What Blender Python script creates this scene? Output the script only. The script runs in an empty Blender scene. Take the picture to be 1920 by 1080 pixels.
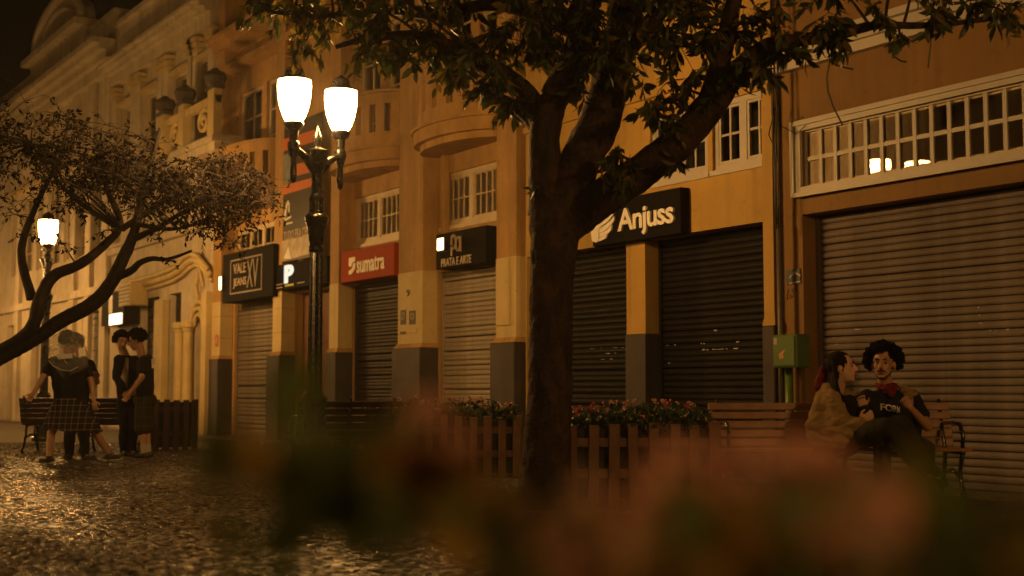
import bpy, bmesh, math, random
from mathutils import Vector, Matrix, Euler, noise
R = math.radians
random.seed(7)
SC = bpy.context.scene
COL = SC.collection

# ------------------------------------------------------------------ camera
FPX, CX, CY, HY = 2500.0, 960.0, 540.0, 735.0      # photo focal length and horizon, in photo pixels
D, H = 10.0, 0.9                                   # camera to facade plane (Y=0), camera height
PITCH = math.atan((HY - CY) / FPX)
TH = math.atan(1641 / math.hypot(FPX, HY - CY))    # view direction against the facade
FW = Vector((-math.cos(TH), math.sin(TH), 0))
RT = Vector((math.sin(TH), math.cos(TH), 0))
UPV = Vector((0, 0, 1))
CF = FW * math.cos(PITCH) + UPV * math.sin(PITCH)
CU = -FW * math.sin(PITCH) + UPV * math.cos(PITCH)
CAMP = Vector((0, -D, H))
cd = bpy.data.cameras.new('camera'); cam = bpy.data.objects.new('camera', cd); COL.objects.link(cam)
cam.location = CAMP
cam.rotation_euler = CF.to_track_quat('-Z', 'Y').to_euler()
cd.sensor_width = 36; cd.lens = FPX / 1920 * 36
cd.clip_start = 0.02; cd.clip_end = 2000
cd.dof.use_dof = True; cd.dof.focus_distance = 13.2; cd.dof.aperture_fstop = 1.5
SC.camera = cam

# ------------------------------------------------------------------ world, exposure
w = bpy.data.worlds.new('World'); SC.world = w; w.use_nodes = True
nt = w.node_tree; nt.nodes.clear()
sky = nt.nodes.new('ShaderNodeTexSky'); sky.sky_type = 'NISHITA'; sky.sun_disc = False
sky.sun_elevation = R(-7); sky.sun_rotation = R(120)
bg = nt.nodes.new('ShaderNodeBackground'); bg.inputs[1].default_value = 0.06
wo = nt.nodes.new('ShaderNodeOutputWorld')
nt.links.new(sky.outputs[0], bg.inputs[0]); nt.links.new(bg.outputs[0], wo.inputs[0])
vs = SC.view_settings; vs.view_transform = 'Standard'; vs.look = 'None'; vs.exposure = 0; vs.gamma = 1
SC.cycles.use_denoising = True
SC.cycles.max_bounces = 6; SC.cycles.diffuse_bounces = 3; SC.cycles.glossy_bounces = 3
SC.cycles.transparent_max_bounces = 12; SC.cycles.sample_clamp_indirect = 6; SC.cycles.sample_clamp_direct = 0
SC.cycles.caustics_reflective = False; SC.cycles.caustics_refractive = False
LAMP_L = 190.0
LAMP_C = (1.0, 0.50, 0.135)

# ------------------------------------------------------------------ photo pixel -> place
def ray(x, y): return CF * FPX + RT * (x - CX) + CU * (CY - y)
def fac(x, y, wo_=0.0):
    r = ray(x, y); t = (-wo_ - CAMP.y) / r.y; return CAMP + r * t
def FX(x, wo_=0.0, y=600): return fac(x, y, wo_).x
def FZ(x, y, wo_=0.0): return fac(x, y, wo_).z
def dep(x, y, Z):
    r = ray(x, y); return CAMP + r * (Z / r.dot(FW))
def gnd(x, y, z=0.0):
    r = ray(x, y); return CAMP + r * ((z - H) / r.z)
CAMROT = math.pi / 2 - TH                          # local x = across the view, local y = away

# ------------------------------------------------------------------ mesh helpers
class MB:
    def __init__(s): s.v = []; s.f = []; s.m = []
    def add(s, vs, fs, mi=0):
        o = len(s.v); s.v += [tuple(p) for p in vs]
        for f in fs: s.f.append([i + o for i in f]); s.m.append(mi)
        return s
    def box(s, x0, x1, y0, y1, z0, z1, mi=0):
        if x0 > x1: x0, x1 = x1, x0
        if y0 > y1: y0, y1 = y1, y0
        if z0 > z1: z0, z1 = z1, z0
        return s.add([(x0,y0,z0),(x1,y0,z0),(x1,y1,z0),(x0,y1,z0),(x0,y0,z1),(x1,y0,z1),(x1,y1,z1),(x0,y1,z1)],
              [(0,3,2,1),(4,5,6,7),(0,1,5,4),(1,2,6,5),(2,3,7,6),(3,0,4,7)], mi)
    def fbox(s, x0, x1, w0, w1, z0, z1, mi=0):     # facade box: w = distance out of the wall into the street
        return s.box(x0, x1, -w0, -w1, z0, z1, mi)
    def bev(s, x0, x1, y0, y1, z0, z1, b=0.006, mi=0):   # box with chamfered edges
        bm = bmesh.new(); bmesh.ops.create_cube(bm, size=1)
        for v in bm.verts:
            v.co = Vector(((x0+x1)/2 + v.co.x*(x1-x0), (y0+y1)/2 + v.co.y*(y1-y0), (z0+z1)/2 + v.co.z*(z1-z0)))
        bmesh.ops.bevel(bm, geom=bm.edges[:], offset=b, segments=1, affect='EDGES')
        bm.verts.index_update(); s.add([v.co.copy() for v in bm.verts], [[v.index for v in f.verts] for f in bm.faces], mi); bm.free(); return s
    def lathe(s, prof, c=(0,0,0), n=20, mi=0, flute=0.0, fn=0, cap=True):
        c = Vector(c); vs = []; fs = []
        for (r, z) in prof:
            for i in range(n):
                a = 2*math.pi*i/n
                rr = r * (1 - (flute if (fn and i % 2) else 0))
                vs.append((c.x + rr*math.cos(a), c.y + rr*math.sin(a), c.z + z))
        for j in range(len(prof)-1):
            for i in range(n):
                k = (i+1) % n
                fs.append((j*n+i, j*n+k, (j+1)*n+k, (j+1)*n+i))
        if cap:
            fs.append(tuple(range(n-1, -1, -1))); fs.append(tuple((len(prof)-1)*n+i for i in range(n)))
        return s.add(vs, fs, mi)
    def tube(s, pts, rad, n=8, mi=0, cap=True):
        pts = [Vector(p) for p in pts]
        if not hasattr(rad, '__len__'): rad = [rad]*len(pts)
        vs = []; fs = []; ref = Vector((0.31, 0.17, 0.93))
        for j, p in enumerate(pts):
            t = (pts[min(j+1, len(pts)-1)] - pts[max(j-1, 0)])
            t = t.normalized() if t.length > 1e-9 else Vector((0,0,1))
            a = t.cross(ref)
            if a.length < 1e-3: a = t.cross(Vector((1,0,0)))
            a.normalize(); b = t.cross(a); ref = a.cross(t) if False else ref
            for i in range(n):
                q = 2*math.pi*i/n; vs.append(p + (a*math.cos(q) + b*math.sin(q))*rad[j])
        for j in range(len(pts)-1):
            for i in range(n):
                k = (i+1) % n; fs.append((j*n+i, j*n+k, (j+1)*n+k, (j+1)*n+i))
        if cap: fs.append(tuple(range(n-1,-1,-1))); fs.append(tuple((len(pts)-1)*n+i for i in range(n)))
        return s.add(vs, fs, mi)
    def prism(s, poly, axis, a0, a1, mi=0):        # polygon swept along an axis ('x': poly=(y,z), 'y': poly=(x,z), 'z': poly=(x,y))
        n = len(poly)
        def P(p, a):
            return {'x': (a, p[0], p[1]), 'y': (p[0], a, p[1]), 'z': (p[0], p[1], a)}[axis]
        vs = [P(p, a0) for p in poly] + [P(p, a1) for p in poly]
        fs = [tuple(range(n-1,-1,-1)), tuple(range(n, 2*n))] + [(i, (i+1)%n, n+(i+1)%n, n+i) for i in range(n)]
        return s.add(vs, fs, mi)
    def build(s, name, mat=None, parent=None, smooth=False, recalc=True):
        me = bpy.data.meshes.new(name); me.from_pydata(s.v, [], s.f)
        mats = mat if isinstance(mat, (list, tuple)) else [mat]
        for m in mats:
            if m: me.materials.append(m)
        if len(mats) > 1: me.polygons.foreach_set('material_index', s.m)
        if recalc:
            bm = bmesh.new(); bm.from_mesh(me); bmesh.ops.recalc_face_normals(bm, faces=bm.faces[:]); bm.to_mesh(me); bm.free()
        if smooth: me.polygons.foreach_set('use_smooth', [True]*len(me.polygons))
        me.update()
        return link(name, me, parent)
def link(name, me, parent=None):
    o = bpy.data.objects.new(name, me); COL.objects.link(o)
    if parent: o.parent = parent
    return o
def tag(o, label=None, cat=None, group=None, kind=None):
    if label: o['label'] = label
    if cat: o['category'] = cat
    if group: o['group'] = group
    if kind: o['kind'] = kind
    return o
def thing(name, label, cat, loc=(0,0,0), rz=0.0, group=None):
    o = bpy.data.objects.new(name, None); COL.objects.link(o); o.location = loc; o.rotation_euler = (0,0,rz)
    o.empty_display_size = 0.1
    return tag(o, label, cat, group)
KIDS = {}
def copy_tree(o, parent=None):
    c = o.copy(); COL.objects.link(c); c.parent = parent
    for ch in list(o.children): copy_tree(ch, c)
    return c
def shade_auto(o, ang=35):
    me = o.data
    me.polygons.foreach_set('use_smooth', [True]*len(me.polygons))
    try: me.set_sharp_from_angle(angle=R(ang))
    except Exception: pass
    return o

# ------------------------------------------------------------------ materials
MATS = {}
def mat(name, base, rough=0.7, var=0.25, scale=3.0, bump=0.0, bscale=40.0, metal=0.0, spec=0.5, dark=None, dscale=1.2, dth=(0.45,0.7), rvar=0.0, coat=0.0, trans=0.0, rscale=None, streak=0.0):
    if name in MATS: return MATS[name]
    m = bpy.data.materials.new(name); m.use_nodes = True; n = m.node_tree.nodes; l = m.node_tree.links
    b = n['Principled BSDF']; tc = n.new('ShaderNodeTexCoord')
    b.inputs['Roughness'].default_value = rough; b.inputs['Metallic'].default_value = metal
    b.inputs['Specular IOR Level'].default_value = spec
    if coat: b.inputs['Coat Weight'].default_value = coat; b.inputs['Coat Roughness'].default_value = 0.12
    nz = n.new('ShaderNodeTexNoise'); nz.inputs['Scale'].default_value = scale; nz.inputs['Detail'].default_value = 6; nz.inputs['Roughness'].default_value = 0.65
    l.new(tc.outputs['Object'], nz.inputs['Vector'])
    cr = n.new('ShaderNodeValToRGB'); cr.color_ramp.elements[0].position = 0.3; cr.color_ramp.elements[1].position = 0.72
    cr.color_ramp.elements[0].color = [c*(1-var) for c in base[:3]] + [1]; cr.color_ramp.elements[1].color = [min(1, c*(1+var*0.6)) for c in base[:3]] + [1]
    l.new(nz.outputs[0], cr.inputs[0]); out = cr.outputs[0]
    if dark:
        n2 = n.new('ShaderNodeTexNoise'); n2.inputs['Scale'].default_value = dscale; n2.inputs['Detail'].default_value = 8; n2.inputs['Roughness'].default_value = 0.7
        mp = n.new('ShaderNodeMapping'); mp.inputs['Scale'].default_value = (1.6, 1.6, 0.45)
        l.new(tc.outputs['Object'], mp.inputs[0]); l.new(mp.outputs[0], n2.inputs['Vector'])
        r2 = n.new('ShaderNodeMapRange'); r2.inputs[1].default_value = dth[0]; r2.inputs[2].default_value = dth[1]
        l.new(n2.outputs[0], r2.inputs[0])
        mx = n.new('ShaderNodeMix'); mx.data_type = 'RGBA'; mx.inputs[7].default_value = list(dark[:3]) + [1]
        l.new(r2.outputs[0], mx.inputs[0]); l.new(out, mx.inputs[6]); out = mx.outputs[2]
    if streak:
        for k, (sc_, lo_, hi_, st_) in enumerate((((5.0,5.0,0.35), 0.50, 0.72, 1.0), ((9.0,9.0,9.0), 0.58, 0.70, 0.7), ((0.7,0.7,1.1), 0.45, 0.75, 0.8))):
            mp2 = n.new('ShaderNodeMapping'); mp2.inputs['Scale'].default_value = sc_; mp2.inputs['Location'].default_value = (3.1*k, 1.7*k, 0.9*k)
            n4 = n.new('ShaderNodeTexNoise'); n4.inputs['Scale'].default_value = 1.0; n4.inputs['Detail'].default_value = 7; n4.inputs['Roughness'].default_value = 0.62
            l.new(tc.outputs['Object'], mp2.inputs[0]); l.new(mp2.outputs[0], n4.inputs['Vector'])
            r4 = n.new('ShaderNodeMapRange'); r4.inputs[1].default_value = lo_; r4.inputs[2].default_value = hi_; r4.inputs[4].default_value = streak*st_; l.new(n4.outputs[0], r4.inputs[0])
            m4 = n.new('ShaderNodeMix'); m4.data_type = 'RGBA'; m4.inputs[7].default_value = [c*0.45 for c in base[:3]] + [1]
            l.new(r4.outputs[0], m4.inputs[0]); l.new(out, m4.inputs[6]); out = m4.outputs[2]
    l.new(out, b.inputs['Base Color'])
    if rvar:
        r3 = n.new('ShaderNodeMapRange'); r3.inputs[3].default_value = max(0.02, rough-rvar); r3.inputs[4].default_value = min(1, rough+rvar)
        n3 = n.new('ShaderNodeTexNoise'); n3.inputs['Scale'].default_value = rscale or scale*2.3; n3.inputs['Detail'].default_value = 5
        l.new(tc.outputs['Object'], n3.inputs['Vector']); l.new(n3.outputs[0], r3.inputs[0]); l.new(r3.outputs[0], b.inputs['Roughness'])
    if bump:
        nb = n.new('ShaderNodeTexNoise'); nb.inputs['Scale'].default_value = bscale; nb.inputs['Detail'].default_value = 5
        l.new(tc.outputs['Object'], nb.inputs['Vector'])
        bp = n.new('ShaderNodeBump'); bp.inputs['Strength'].default_value = bump; bp.inputs['Distance'].default_value = 0.02
        l.new(nb.outputs[0], bp.inputs['Height']); l.new(bp.outputs[0], b.inputs['Normal'])
    if trans:
        tr = n.new('ShaderNodeBsdfTranslucent'); l.new(out, tr.inputs[0])
        ms = n.new('ShaderNodeMixShader'); ms.inputs[0].default_value = trans
        l.new(b.outputs[0], ms.inputs[1]); l.new(tr.outputs[0], ms.inputs[2]); l.new(ms.outputs[0], n['Material Output'].inputs[0])
    MATS[name] = m; return m
def emit(name, col, strength):
    if name in MATS: return MATS[name]
    m = bpy.data.materials.new(name); m.use_nodes = True; n = m.node_tree.nodes; n.clear()
    e = n.new('ShaderNodeEmission'); e.inputs[0].default_value = (*col, 1); e.inputs[1].default_value = strength
    o = n.new('ShaderNodeOutputMaterial'); m.node_tree.links.new(e.outputs[0], o.inputs[0]); MATS[name] = m; return m
def glass(name, tint=(0.85,0.85,0.85), film=0.0, fixed=None):
    if name in MATS: return MATS[name]
    m = bpy.data.materials.new(name); m.use_nodes = True; n = m.node_tree.nodes; n.clear(); l = m.node_tree.links
    t = n.new('ShaderNodeBsdfTransparent'); t.inputs[0].default_value = (*tint, 1)
    g = n.new('ShaderNodeBsdfGlossy'); g.inputs['Roughness'].default_value = 0.012
    fr = n.new('ShaderNodeFresnel'); fr.inputs[0].default_value = 1.55
    mx = n.new('ShaderNodeMixShader'); o = n.new('ShaderNodeOutputMaterial')
    l.new(fr.outputs[0], mx.inputs[0]); l.new(t.outputs[0], mx.inputs[1]); l.new(g.outputs[0], mx.inputs[2])
    out = mx.outputs[0]
    if fixed:
        for k in list(mx.inputs[0].links): l.remove(k)
        mx.inputs[0].default_value = fixed
    if film:
        d = n.new('ShaderNodeBsdfDiffuse'); d.inputs[0].default_value = (0.7,0.7,0.68,1)
        m2 = n.new('ShaderNodeMixShader'); m2.inputs[0].default_value = film
        l.new(out, m2.inputs[1]); l.new(d.outputs[0], m2.inputs[2]); out = m2.outputs[0]
    l.new(out, o.inputs[0]); MATS[name] = m; return m

M_YEL = mat('yellow_plaster', (0.48,0.30,0.068), 0.75, 0.10, 1.5, 0.12, 60, dark=(0.38,0.22,0.055), dscale=0.9, dth=(0.5,0.9), streak=0.45)
M_ORA = mat('ochre_plaster', (0.25,0.132,0.032), 0.75, 0.12, 1.3, 0.10, 70, dark=(0.17,0.088,0.025), dscale=0.8, dth=(0.45,0.9), streak=0.45)
M_TAN = mat('tan_plaster', (0.52,0.31,0.105), 0.8, 0.14, 1.8, 0.15, 50, dark=(0.23,0.13,0.05), dscale=1.0, dth=(0.44,0.80), streak=0.6)
M_CRM = mat('cream_paint', (0.64,0.50,0.235), 0.7, 0.10, 1.6, 0.1, 60, dark=(0.42,0.28,0.13), dscale=1.1, dth=(0.55,0.95), streak=0.45)
M_ORN = mat('weathered_cream', (0.64,0.55,0.41), 0.8, 0.18, 2.2, 0.2, 30, dark=(0.26,0.18,0.10), dscale=0.8, dth=(0.52,0.92), streak=0.6)
M_GRY = mat('grey_base_paint', (0.066,0.054,0.052), 0.6, 0.25, 2.5, 0.1, 50, spec=0.3, dark=(0.035,0.03,0.032), rvar=0.12, streak=0.45)
M_WHT = mat('white_paint', (0.48,0.44,0.38), 0.5, 0.1, 4.0, 0.06, 60, dark=(0.45,0.38,0.28), dscale=2.5, dth=(0.6,1.0))
M_CFR = mat('cream_window_paint', (0.62,0.50,0.32), 0.5, 0.15, 4.0, 0.06, 60, dark=(0.35,0.25,0.14), dscale=2.5, dth=(0.55,1.0))
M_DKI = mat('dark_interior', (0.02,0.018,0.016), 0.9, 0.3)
M_CUR = mat('grey_curtain', (0.72,0.57,0.38), 0.9, 0.2, 5)
M_SHL = mat('light_steel_shutter', (0.20,0.165,0.15), 0.6, 0.25, 3, 0.08, 30, spec=0.25, dark=(0.10,0.075,0.065), dscale=1.3, dth=(0.40,0.75), rvar=0.12, streak=0.5)
M_SHT = mat('tan_steel_shutter', (0.42,0.36,0.28), 0.55, 0.2, 3, 0.08, 30, spec=0.3, dark=(0.32,0.26,0.19), dscale=1.5, rvar=0.12, streak=0.5)
M_SHD = mat('black_steel_shutter', (0.008,0.007,0.008), 0.5, 0.3, 3, 0.05, 30, spec=0.16, rvar=0.1)
M_SHB = mat('brown_steel_shutter', (0.050,0.040,0.033), 0.55, 0.25, 3, 0.08, 30, spec=0.3, rvar=0.1, streak=0.5)
M_SHM = mat('half_shaded_steel_shutter', (0.22,0.18,0.13), 0.55, 0.25, 3, 0.08, 30, spec=0.3, dark=(0.10,0.08,0.06), dscale=1.5, dth=(0.4,0.75), rvar=0.1, streak=0.5)  # tan shutter steel darkened: its half shadow is put into the colour
M_BLK = mat('black_sign_board', (0.012,0.011,0.012), 0.7, 0.2, 4, spec=0.03)
M_IRON = mat('black_cast_iron', (0.012,0.012,0.013), 0.28, 0.2, 8, 0.08, 60, rvar=0.08, coat=0.3)
M_GLS = glass('window_glass')
M_WOOD = mat('brown_slat_wood', (0.27,0.125,0.055), 0.5, 0.35, 6, 0.15, 50, rvar=0.15)
M_WOODP = mat('dull_planter_wood', (0.15,0.068,0.030), 0.6, 0.45, 6, 0.2, 50, dark=(0.06,0.028,0.015), dscale=3, dth=(0.45,0.8))
M_WOODD = mat('dark_bench_wood', (0.045,0.022,0.016), 0.5, 0.35, 6, 0.15, 50)
M_RED = mat('orange_red_sign_board', (0.40,0.050,0.010), 0.6, 0.06, 3, spec=0.04)
M_CREML = mat('cream_lettering', (0.80,0.74,0.60), 0.5, 0.05)
M_WHTL = mat('white_lettering', (0.85,0.82,0.75), 0.5, 0.04)
M_TANL = mat('dull_tan_lettering', (0.42,0.33,0.21), 0.5, 0.05)
M_LAMP = emit('lit_lamp_globe', LAMP_C, LAMP_L)

# ------------------------------------------------------------------ building parts
def wall_sheet(mb, x0, x1, z0, z1, wf, wb, holes, mi=0):
    """front sheet at wf with real openings; reveals run back to wb"""
    xs = sorted({x0, x1, *[h[0] for h in holes], *[h[1] for h in holes]}); xs = [x for x in xs if x0 <= x <= x1]
    zs = sorted({z0, z1, *[h[2] for h in holes], *[h[3] for h in holes]}); zs = [z for z in zs if z0 <= z <= z1]
    def hole(i, j):
        if i < 0 or j < 0 or i >= len(xs)-1 or j >= len(zs)-1: return None
        cx = (xs[i]+xs[i+1])/2; cz = (zs[j]+zs[j+1])/2
        return any(h[0] < cx < h[1] and h[2] < cz < h[3] for h in holes)
    yf, yb = -wf, -wb
    for i in range(len(xs)-1):
        for j in range(len(zs)-1):
            a, b, c, d = xs[i], xs[i+1], zs[j], zs[j+1]
            if not hole(i, j): mb.add([(a,yf,c),(b,yf,c),(b,yf,d),(a,yf,d)], [(0,1,2,3)], mi)
            if hole(i, j):
                if hole(i-1, j) is False: mb.add([(a,yf,c),(a,yb,c),(a,yb,d),(a,yf,d)], [(0,3,2,1)], mi)
                if hole(i+1, j) is False: mb.add([(b,yf,c),(b,yb,c),(b,yb,d),(b,yf,d)], [(0,1,2,3)], mi)
                if hole(i, j+1) is False: mb.add([(a,yf,d),(b,yf,d),(b,yb,d),(a,yb,d)], [(0,1,2,3)], mi)
                if hole(i, j-1) is False: mb.add([(a,yf,c),(b,yf,c),(b,yb,c),(a,yb,c)], [(0,3,2,1)], mi)
    mb.add([(x0,yf,z1),(x1,yf,z1),(x1,yb,z1),(x0,yb,z1)], [(0,1,2,3)], mi)
    for x in (x0, x1): mb.add([(x,yf,z0),(x,yb,z0),(x,yb,z1),(x,yf,z1)], [(0,1,2,3)], mi)
    return mb

def shutter(parent, x0, x1, wf, z0, z1, pitch, m, depth=0.017, mrail=None):
    """rolling shutter: guide rails and bottom bar, one child per slat"""
    mb = MB()
    mb.fbox(x0, x0+0.05, wf-0.05, wf+0.035, z0, z1); mb.fbox(x1-0.05, x1, wf-0.05, wf+0.035, z0, z1)
    mb.fbox(x0+0.051, x1-0.051, wf-0.03, wf+0.02, z0, z0+0.06)
    mb.fbox(x0-0.02, x1+0.02, wf-0.10, wf-0.08, z0, z1)
    sh = mb.build('shutter', mrail or m, parent)
    n = int((z1 - z0 - 0.06) / pitch); pitch = (z1 - z0 - 0.062) / n
    pr = [(-0.0,0.0), (depth*0.75,pitch*0.10), (depth,pitch*0.35), (depth*0.95,pitch*0.6), (depth*0.5,pitch*0.85), (0.0,pitch*0.93), (0.0, pitch*0.985), (-0.012,pitch*0.985), (-0.012,0.0)]
    s = MB(); s.prism([(-p[0], p[1]) for p in pr], 'x', x0+0.052, x1-0.052)
    first = None
    for i in range(n):
        z = z0 + 0.061 + i*pitch
        if first is None:
            first = s.build('slat', m, sh); o = first
        else:
            o = link('slat', first.data, sh)
        o.location = (0, -wf + random.uniform(-0.0035, 0.0025), z); o.rotation_euler = (random.uniform(-0.012, 0.012), random.uniform(-0.0006, 0.0006), 0)
    return sh

M_CHIP = mat('bare_metal_chip', (0.55,0.50,0.44), 0.5, 0.3, 30)
def chips(sh, x0, x1, wf, zc, n, pitch, rg_):
    mb = MB()
    for k in range(n):
        x = rg_.uniform(x0+0.1, x1-0.1); z = round((zc + rg_.gauss(0, 0.07))/pitch)*pitch + pitch*0.4; a, b = rg_.uniform(0.008,0.05), rg_.uniform(0.006,0.014)
        if rg_.random() < 0.5: x = x0 + (x1-x0)*(0.35 + 0.3*rg_.random())
        mb.fbox(x, x+a, wf+0.0175, wf+0.026, z, z+b)
    mb.build('paint_chips', M_CHIP, sh)['kind'] = 'stuff'
def window(parent, x0, x1, wf, z0, z1, cols, rows, m, casements=1, back='dark', fr=0.06, bar=0.028, sill=True, tilt=0.0, lean=0.0):
    """timber window: frame and mullions; children: glazing bars, panes, curtain"""
    mb = MB(); d = 0.07
    mb.fbox(x0, x0+fr, wf-d, wf, z0, z1); mb.fbox(x1-fr, x1, wf-d, wf, z0, z1)
    mb.fbox(x0+fr, x1-fr, wf-d, wf, z1-fr, z1); mb.fbox(x0+fr, x1-fr, wf-d, wf, z0, z0+fr)
    cw = (x1 - x0 - 2*fr) / casements
    for c in range(1, casements):
        xc = x0 + fr + c*cw; mb.fbox(xc-0.045, xc+0.045, wf-d, wf+0.004, z0+fr, z1-fr)
    wi = mb.build('window', m, parent)
    if sill: MB().fbox(x0-0.05, x1+0.05, wf-d, wf+0.06, z0-0.06, z0-0.002).build('sill', m, wi)
    for c in range(casements):
        a = x0 + fr + c*cw + (0.045 if c else 0); b = x0 + fr + (c+1)*cw - (0.045 if c < casements-1 else 0)
        if casements > 1:   # casement sash
            sb = MB(); e = 0.035
            sb.fbox(a+0.003, a+e, wf-0.05, wf-0.006, z0+fr+0.003, z1-fr-0.003); sb.fbox(b-e, b-0.003, wf-0.05, wf-0.006, z0+fr+0.003, z1-fr-0.003)
            sb.fbox(a+e, b-e, wf-0.05, wf-0.006, z0+fr+0.003, z0+fr+e); sb.fbox(a+e, b-e, wf-0.05, wf-0.006, z1-fr-e, z1-fr-0.003)
            sb.build('sash', m, wi); a += e; b -= e; za, zb = z0+fr+e, z1-fr-e
        else: za, zb = z0+fr, z1-fr
        pw = (b-a)/cols; ph = (zb-za)/rows
        for i in range(1, cols):
            MB().fbox(a+i*pw-bar/2, a+i*pw+bar/2, wf-0.045, wf-0.010, za, zb).build('glazing_bar', m, wi)
        for j in range(1, rows):
            MB().fbox(a, b, wf-0.043, wf-0.014, za+j*ph-bar/2, za+j*ph+bar/2).build('glazing_bar', m, wi)
        for i in range(cols):
            for j in range(rows):
                X0, X1, Z0, Z1 = a+i*pw+bar/2, a+(i+1)*pw-bar/2, za+j*ph+bar/2, za+(j+1)*ph-bar/2
                t1 = random.uniform(-tilt, tilt); t2 = random.uniform(-tilt, tilt); y = -wf+0.028
                MB().add([(X0,y+t1-t2,Z0),(X1,y+t1+t2,Z0),(X1,y-t1+t2-lean*(Z1-Z0),Z1),(X0,y-t1-t2-lean*(Z1-Z0),Z1)], [(0,1,2,3)]).build('pane', M_GLS, wi, recalc=False)
    if back == 'curtain':
        cb = MB(); n = int((x1-x0)/0.02); vs = []; fs = []
        for i in range(n+1):
            x = x0 + (x1-x0)*i/n; y = -wf + 0.037 + 0.0025*math.sin(x*47 + 2.2*math.sin(x*9)) + 0.0015*math.sin(x*113)
            vs += [(x,y,z0),(x,y,z1)]
            if i: fs.append((2*i-2, 2*i, 2*i+1, 2*i-1))
        cb.add(vs, fs).build('curtain', M_CUR, wi, smooth=True)
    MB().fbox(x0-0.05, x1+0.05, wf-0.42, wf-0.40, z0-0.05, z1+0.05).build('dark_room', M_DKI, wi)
    return wi

def pilaster(parent, x0, x1, wb, wf, z0, z1, m, base_top=None, bp=0.05, bx=0.06, cap=None):
    zb = base_top if base_top else z0
    o = MB().fbox(x0, x1, wb, wf, zb, z1).build('pilaster', m, parent)
    if base_top:
        mb = MB(); mb.bev(x0-bx, x1+0.012, -(wf+bp), -wb, z0, base_top, 0.012)
        mb.build('plinth', M_GRY, o)
        mb = MB().fbox(x0-bx*0.6, x1+0.02, wb, wf+bp*0.7, base_top+0.001, base_top+0.035); mb.fbox(x0-bx*0.3, x1+0.014, wb, wf+bp*0.4, base_top+0.036, base_top+0.07)
        mb.build('plinth_moulding', m, o)
    return o

def bow_balcony(parent, xa, xb, wb, out, zb, zs, zt, m, nslots=9):
    xm = (xa+xb)/2; a = (xb-xa)/2
    def P(t, k=0.0): return (xm + (a-k)*math.cos(t), -(wb + (out-wb-k)*math.sin(t)**0.85))
    N = 40
    def slab(k, z0, z1, name):
        poly = [P(math.pi*i/N, k) for i in range(N+1)] 
        return MB().prism(poly, 'z', z0, z1)
    b = slab(0.0, zb+0.10, zs-0.02, 's').build('balcony', m, parent); shade_auto(b)
    shade_auto(slab(0.10, zb, zb+0.099, 's').build('balcony_soffit', m, b))
    shade_auto(slab(-0.04, zs-0.018, zs+0.03, 's').build('balcony_ledge', m, b))
    def band(t0, t1, k0, k1, z0, z1, mb, n):
        vs = []; fs = []
        for i in range(n+1):
            t = t0 + (t1-t0)*i/n
            p, q = P(t, k0), P(t, k1)
            vs += [(*p, z0), (*q, z0), (*q, z1), (*p, z1)]
            if i:
                o = 4*i
                fs += [(o-4, o, o+3, o-1), (o-3, o-2, o+2, o+1), (o-1, o+3, o+2, o-2), (o-4, o-3, o+1, o)]
        fs += [(0,1,2,3), (4*n, 4*n+3, 4*n+2, 4*n+1)]
        mb.add(vs, fs)
    z2 = zs + (zt-zs)*0.28; z3 = zs + (zt-zs)*0.80
    mb = MB(); band(0.02, math.pi-0.02, 0.06, 0.17, zs+0.031, z2, mb, N); shade_auto(mb.build('parapet_lower_band', m, b))
    mb = MB(); band(0.02, math.pi-0.02, 0.06, 0.17, z3, zt, mb, N); shade_auto(mb.build('parapet_upper_band', m, b))
    mb = MB(); band(0.01, math.pi-0.01, 0.02, 0.20, zt+0.001, zt+0.05, mb, N); shade_auto(mb.build('parapet_coping', m, b))
    for i in range(nslots+1):
        t = 0.05 + (math.pi-0.1)*i/nslots; h = (math.pi-0.1)/nslots*0.30
        mb = MB(); band(max(0.03,t-h), min(math.pi-0.03,t+h), 0.062, 0.168, z2+0.0005, z3-0.0005, mb, 3); mb.build('baluster', m, b)
    MB().fbox(xa+0.02, xb-0.02, wb-0.3, wb-0.28, zs, zt+0.1).build('balcony_back', M_DKI, b)
    return b

# ================================================================== ground
PAV = 0.0
M_DIRT = mat('wet_dark_joint', (0.045,0.036,0.028), 0.35, 0.4, 4, 0.3, 30, rvar=0.15)
pave = MB().add([(-400,-400,-0.02),(300,-400,-0.02),(300,60,-0.02),(-400,60,-0.02)], [(0,1,2,3)]).build('pavement', M_DIRT)
tag(pave, kind='structure')
M_STONE = [mat('wet_stone_a', (0.066,0.055,0.045), 0.25, 0.4, 9, 0.35, 55, rvar=0.16, rscale=0.9),
           mat('wet_stone_b', (0.092,0.076,0.062), 0.23, 0.4, 9, 0.35, 55, rvar=0.16, rscale=0.9),
           mat('wet_stone_c', (0.038,0.033,0.030), 0.22, 0.4, 9, 0.35, 55, rvar=0.16, rscale=0.9)]
def stone_geo(rng, cx, cy, s, gap=0.008):
    """one irregular five to six sided paving stone: rounded top and skirt"""
    n = rng.choice((4,5,5,6)); a0 = rng.uniform(0, 6.28); pts = []
    for i in range(n):
        a = a0 + 6.283*i/n + rng.uniform(-0.2,0.2); r = s*rng.uniform(0.50,0.66)
        pts.append((r*math.cos(a)*1.06, r*math.sin(a)))
    tx, ty = rng.gauss(0, 0.035), rng.gauss(0, 0.035); h = rng.uniform(0.0, 0.006)
    def z(p, q): return h + p*tx + q*ty
    vs = [(cx+p*0.80, cy+q*0.80, z(p,q)) for p,q in pts] + [(cx+p, cy+q, z(p,q)-0.008) for p,q in pts] + [(cx+p, cy+q, -0.03) for p,q in pts]
    fs = [tuple(range(n))] + [(i, n+i, n+(i+1)%n, (i+1)%n) for i in range(n)] + [(n+i, 2*n+i, 2*n+(i+1)%n, n+(i+1)%n) for i in range(n)]
    return vs, fs
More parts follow.
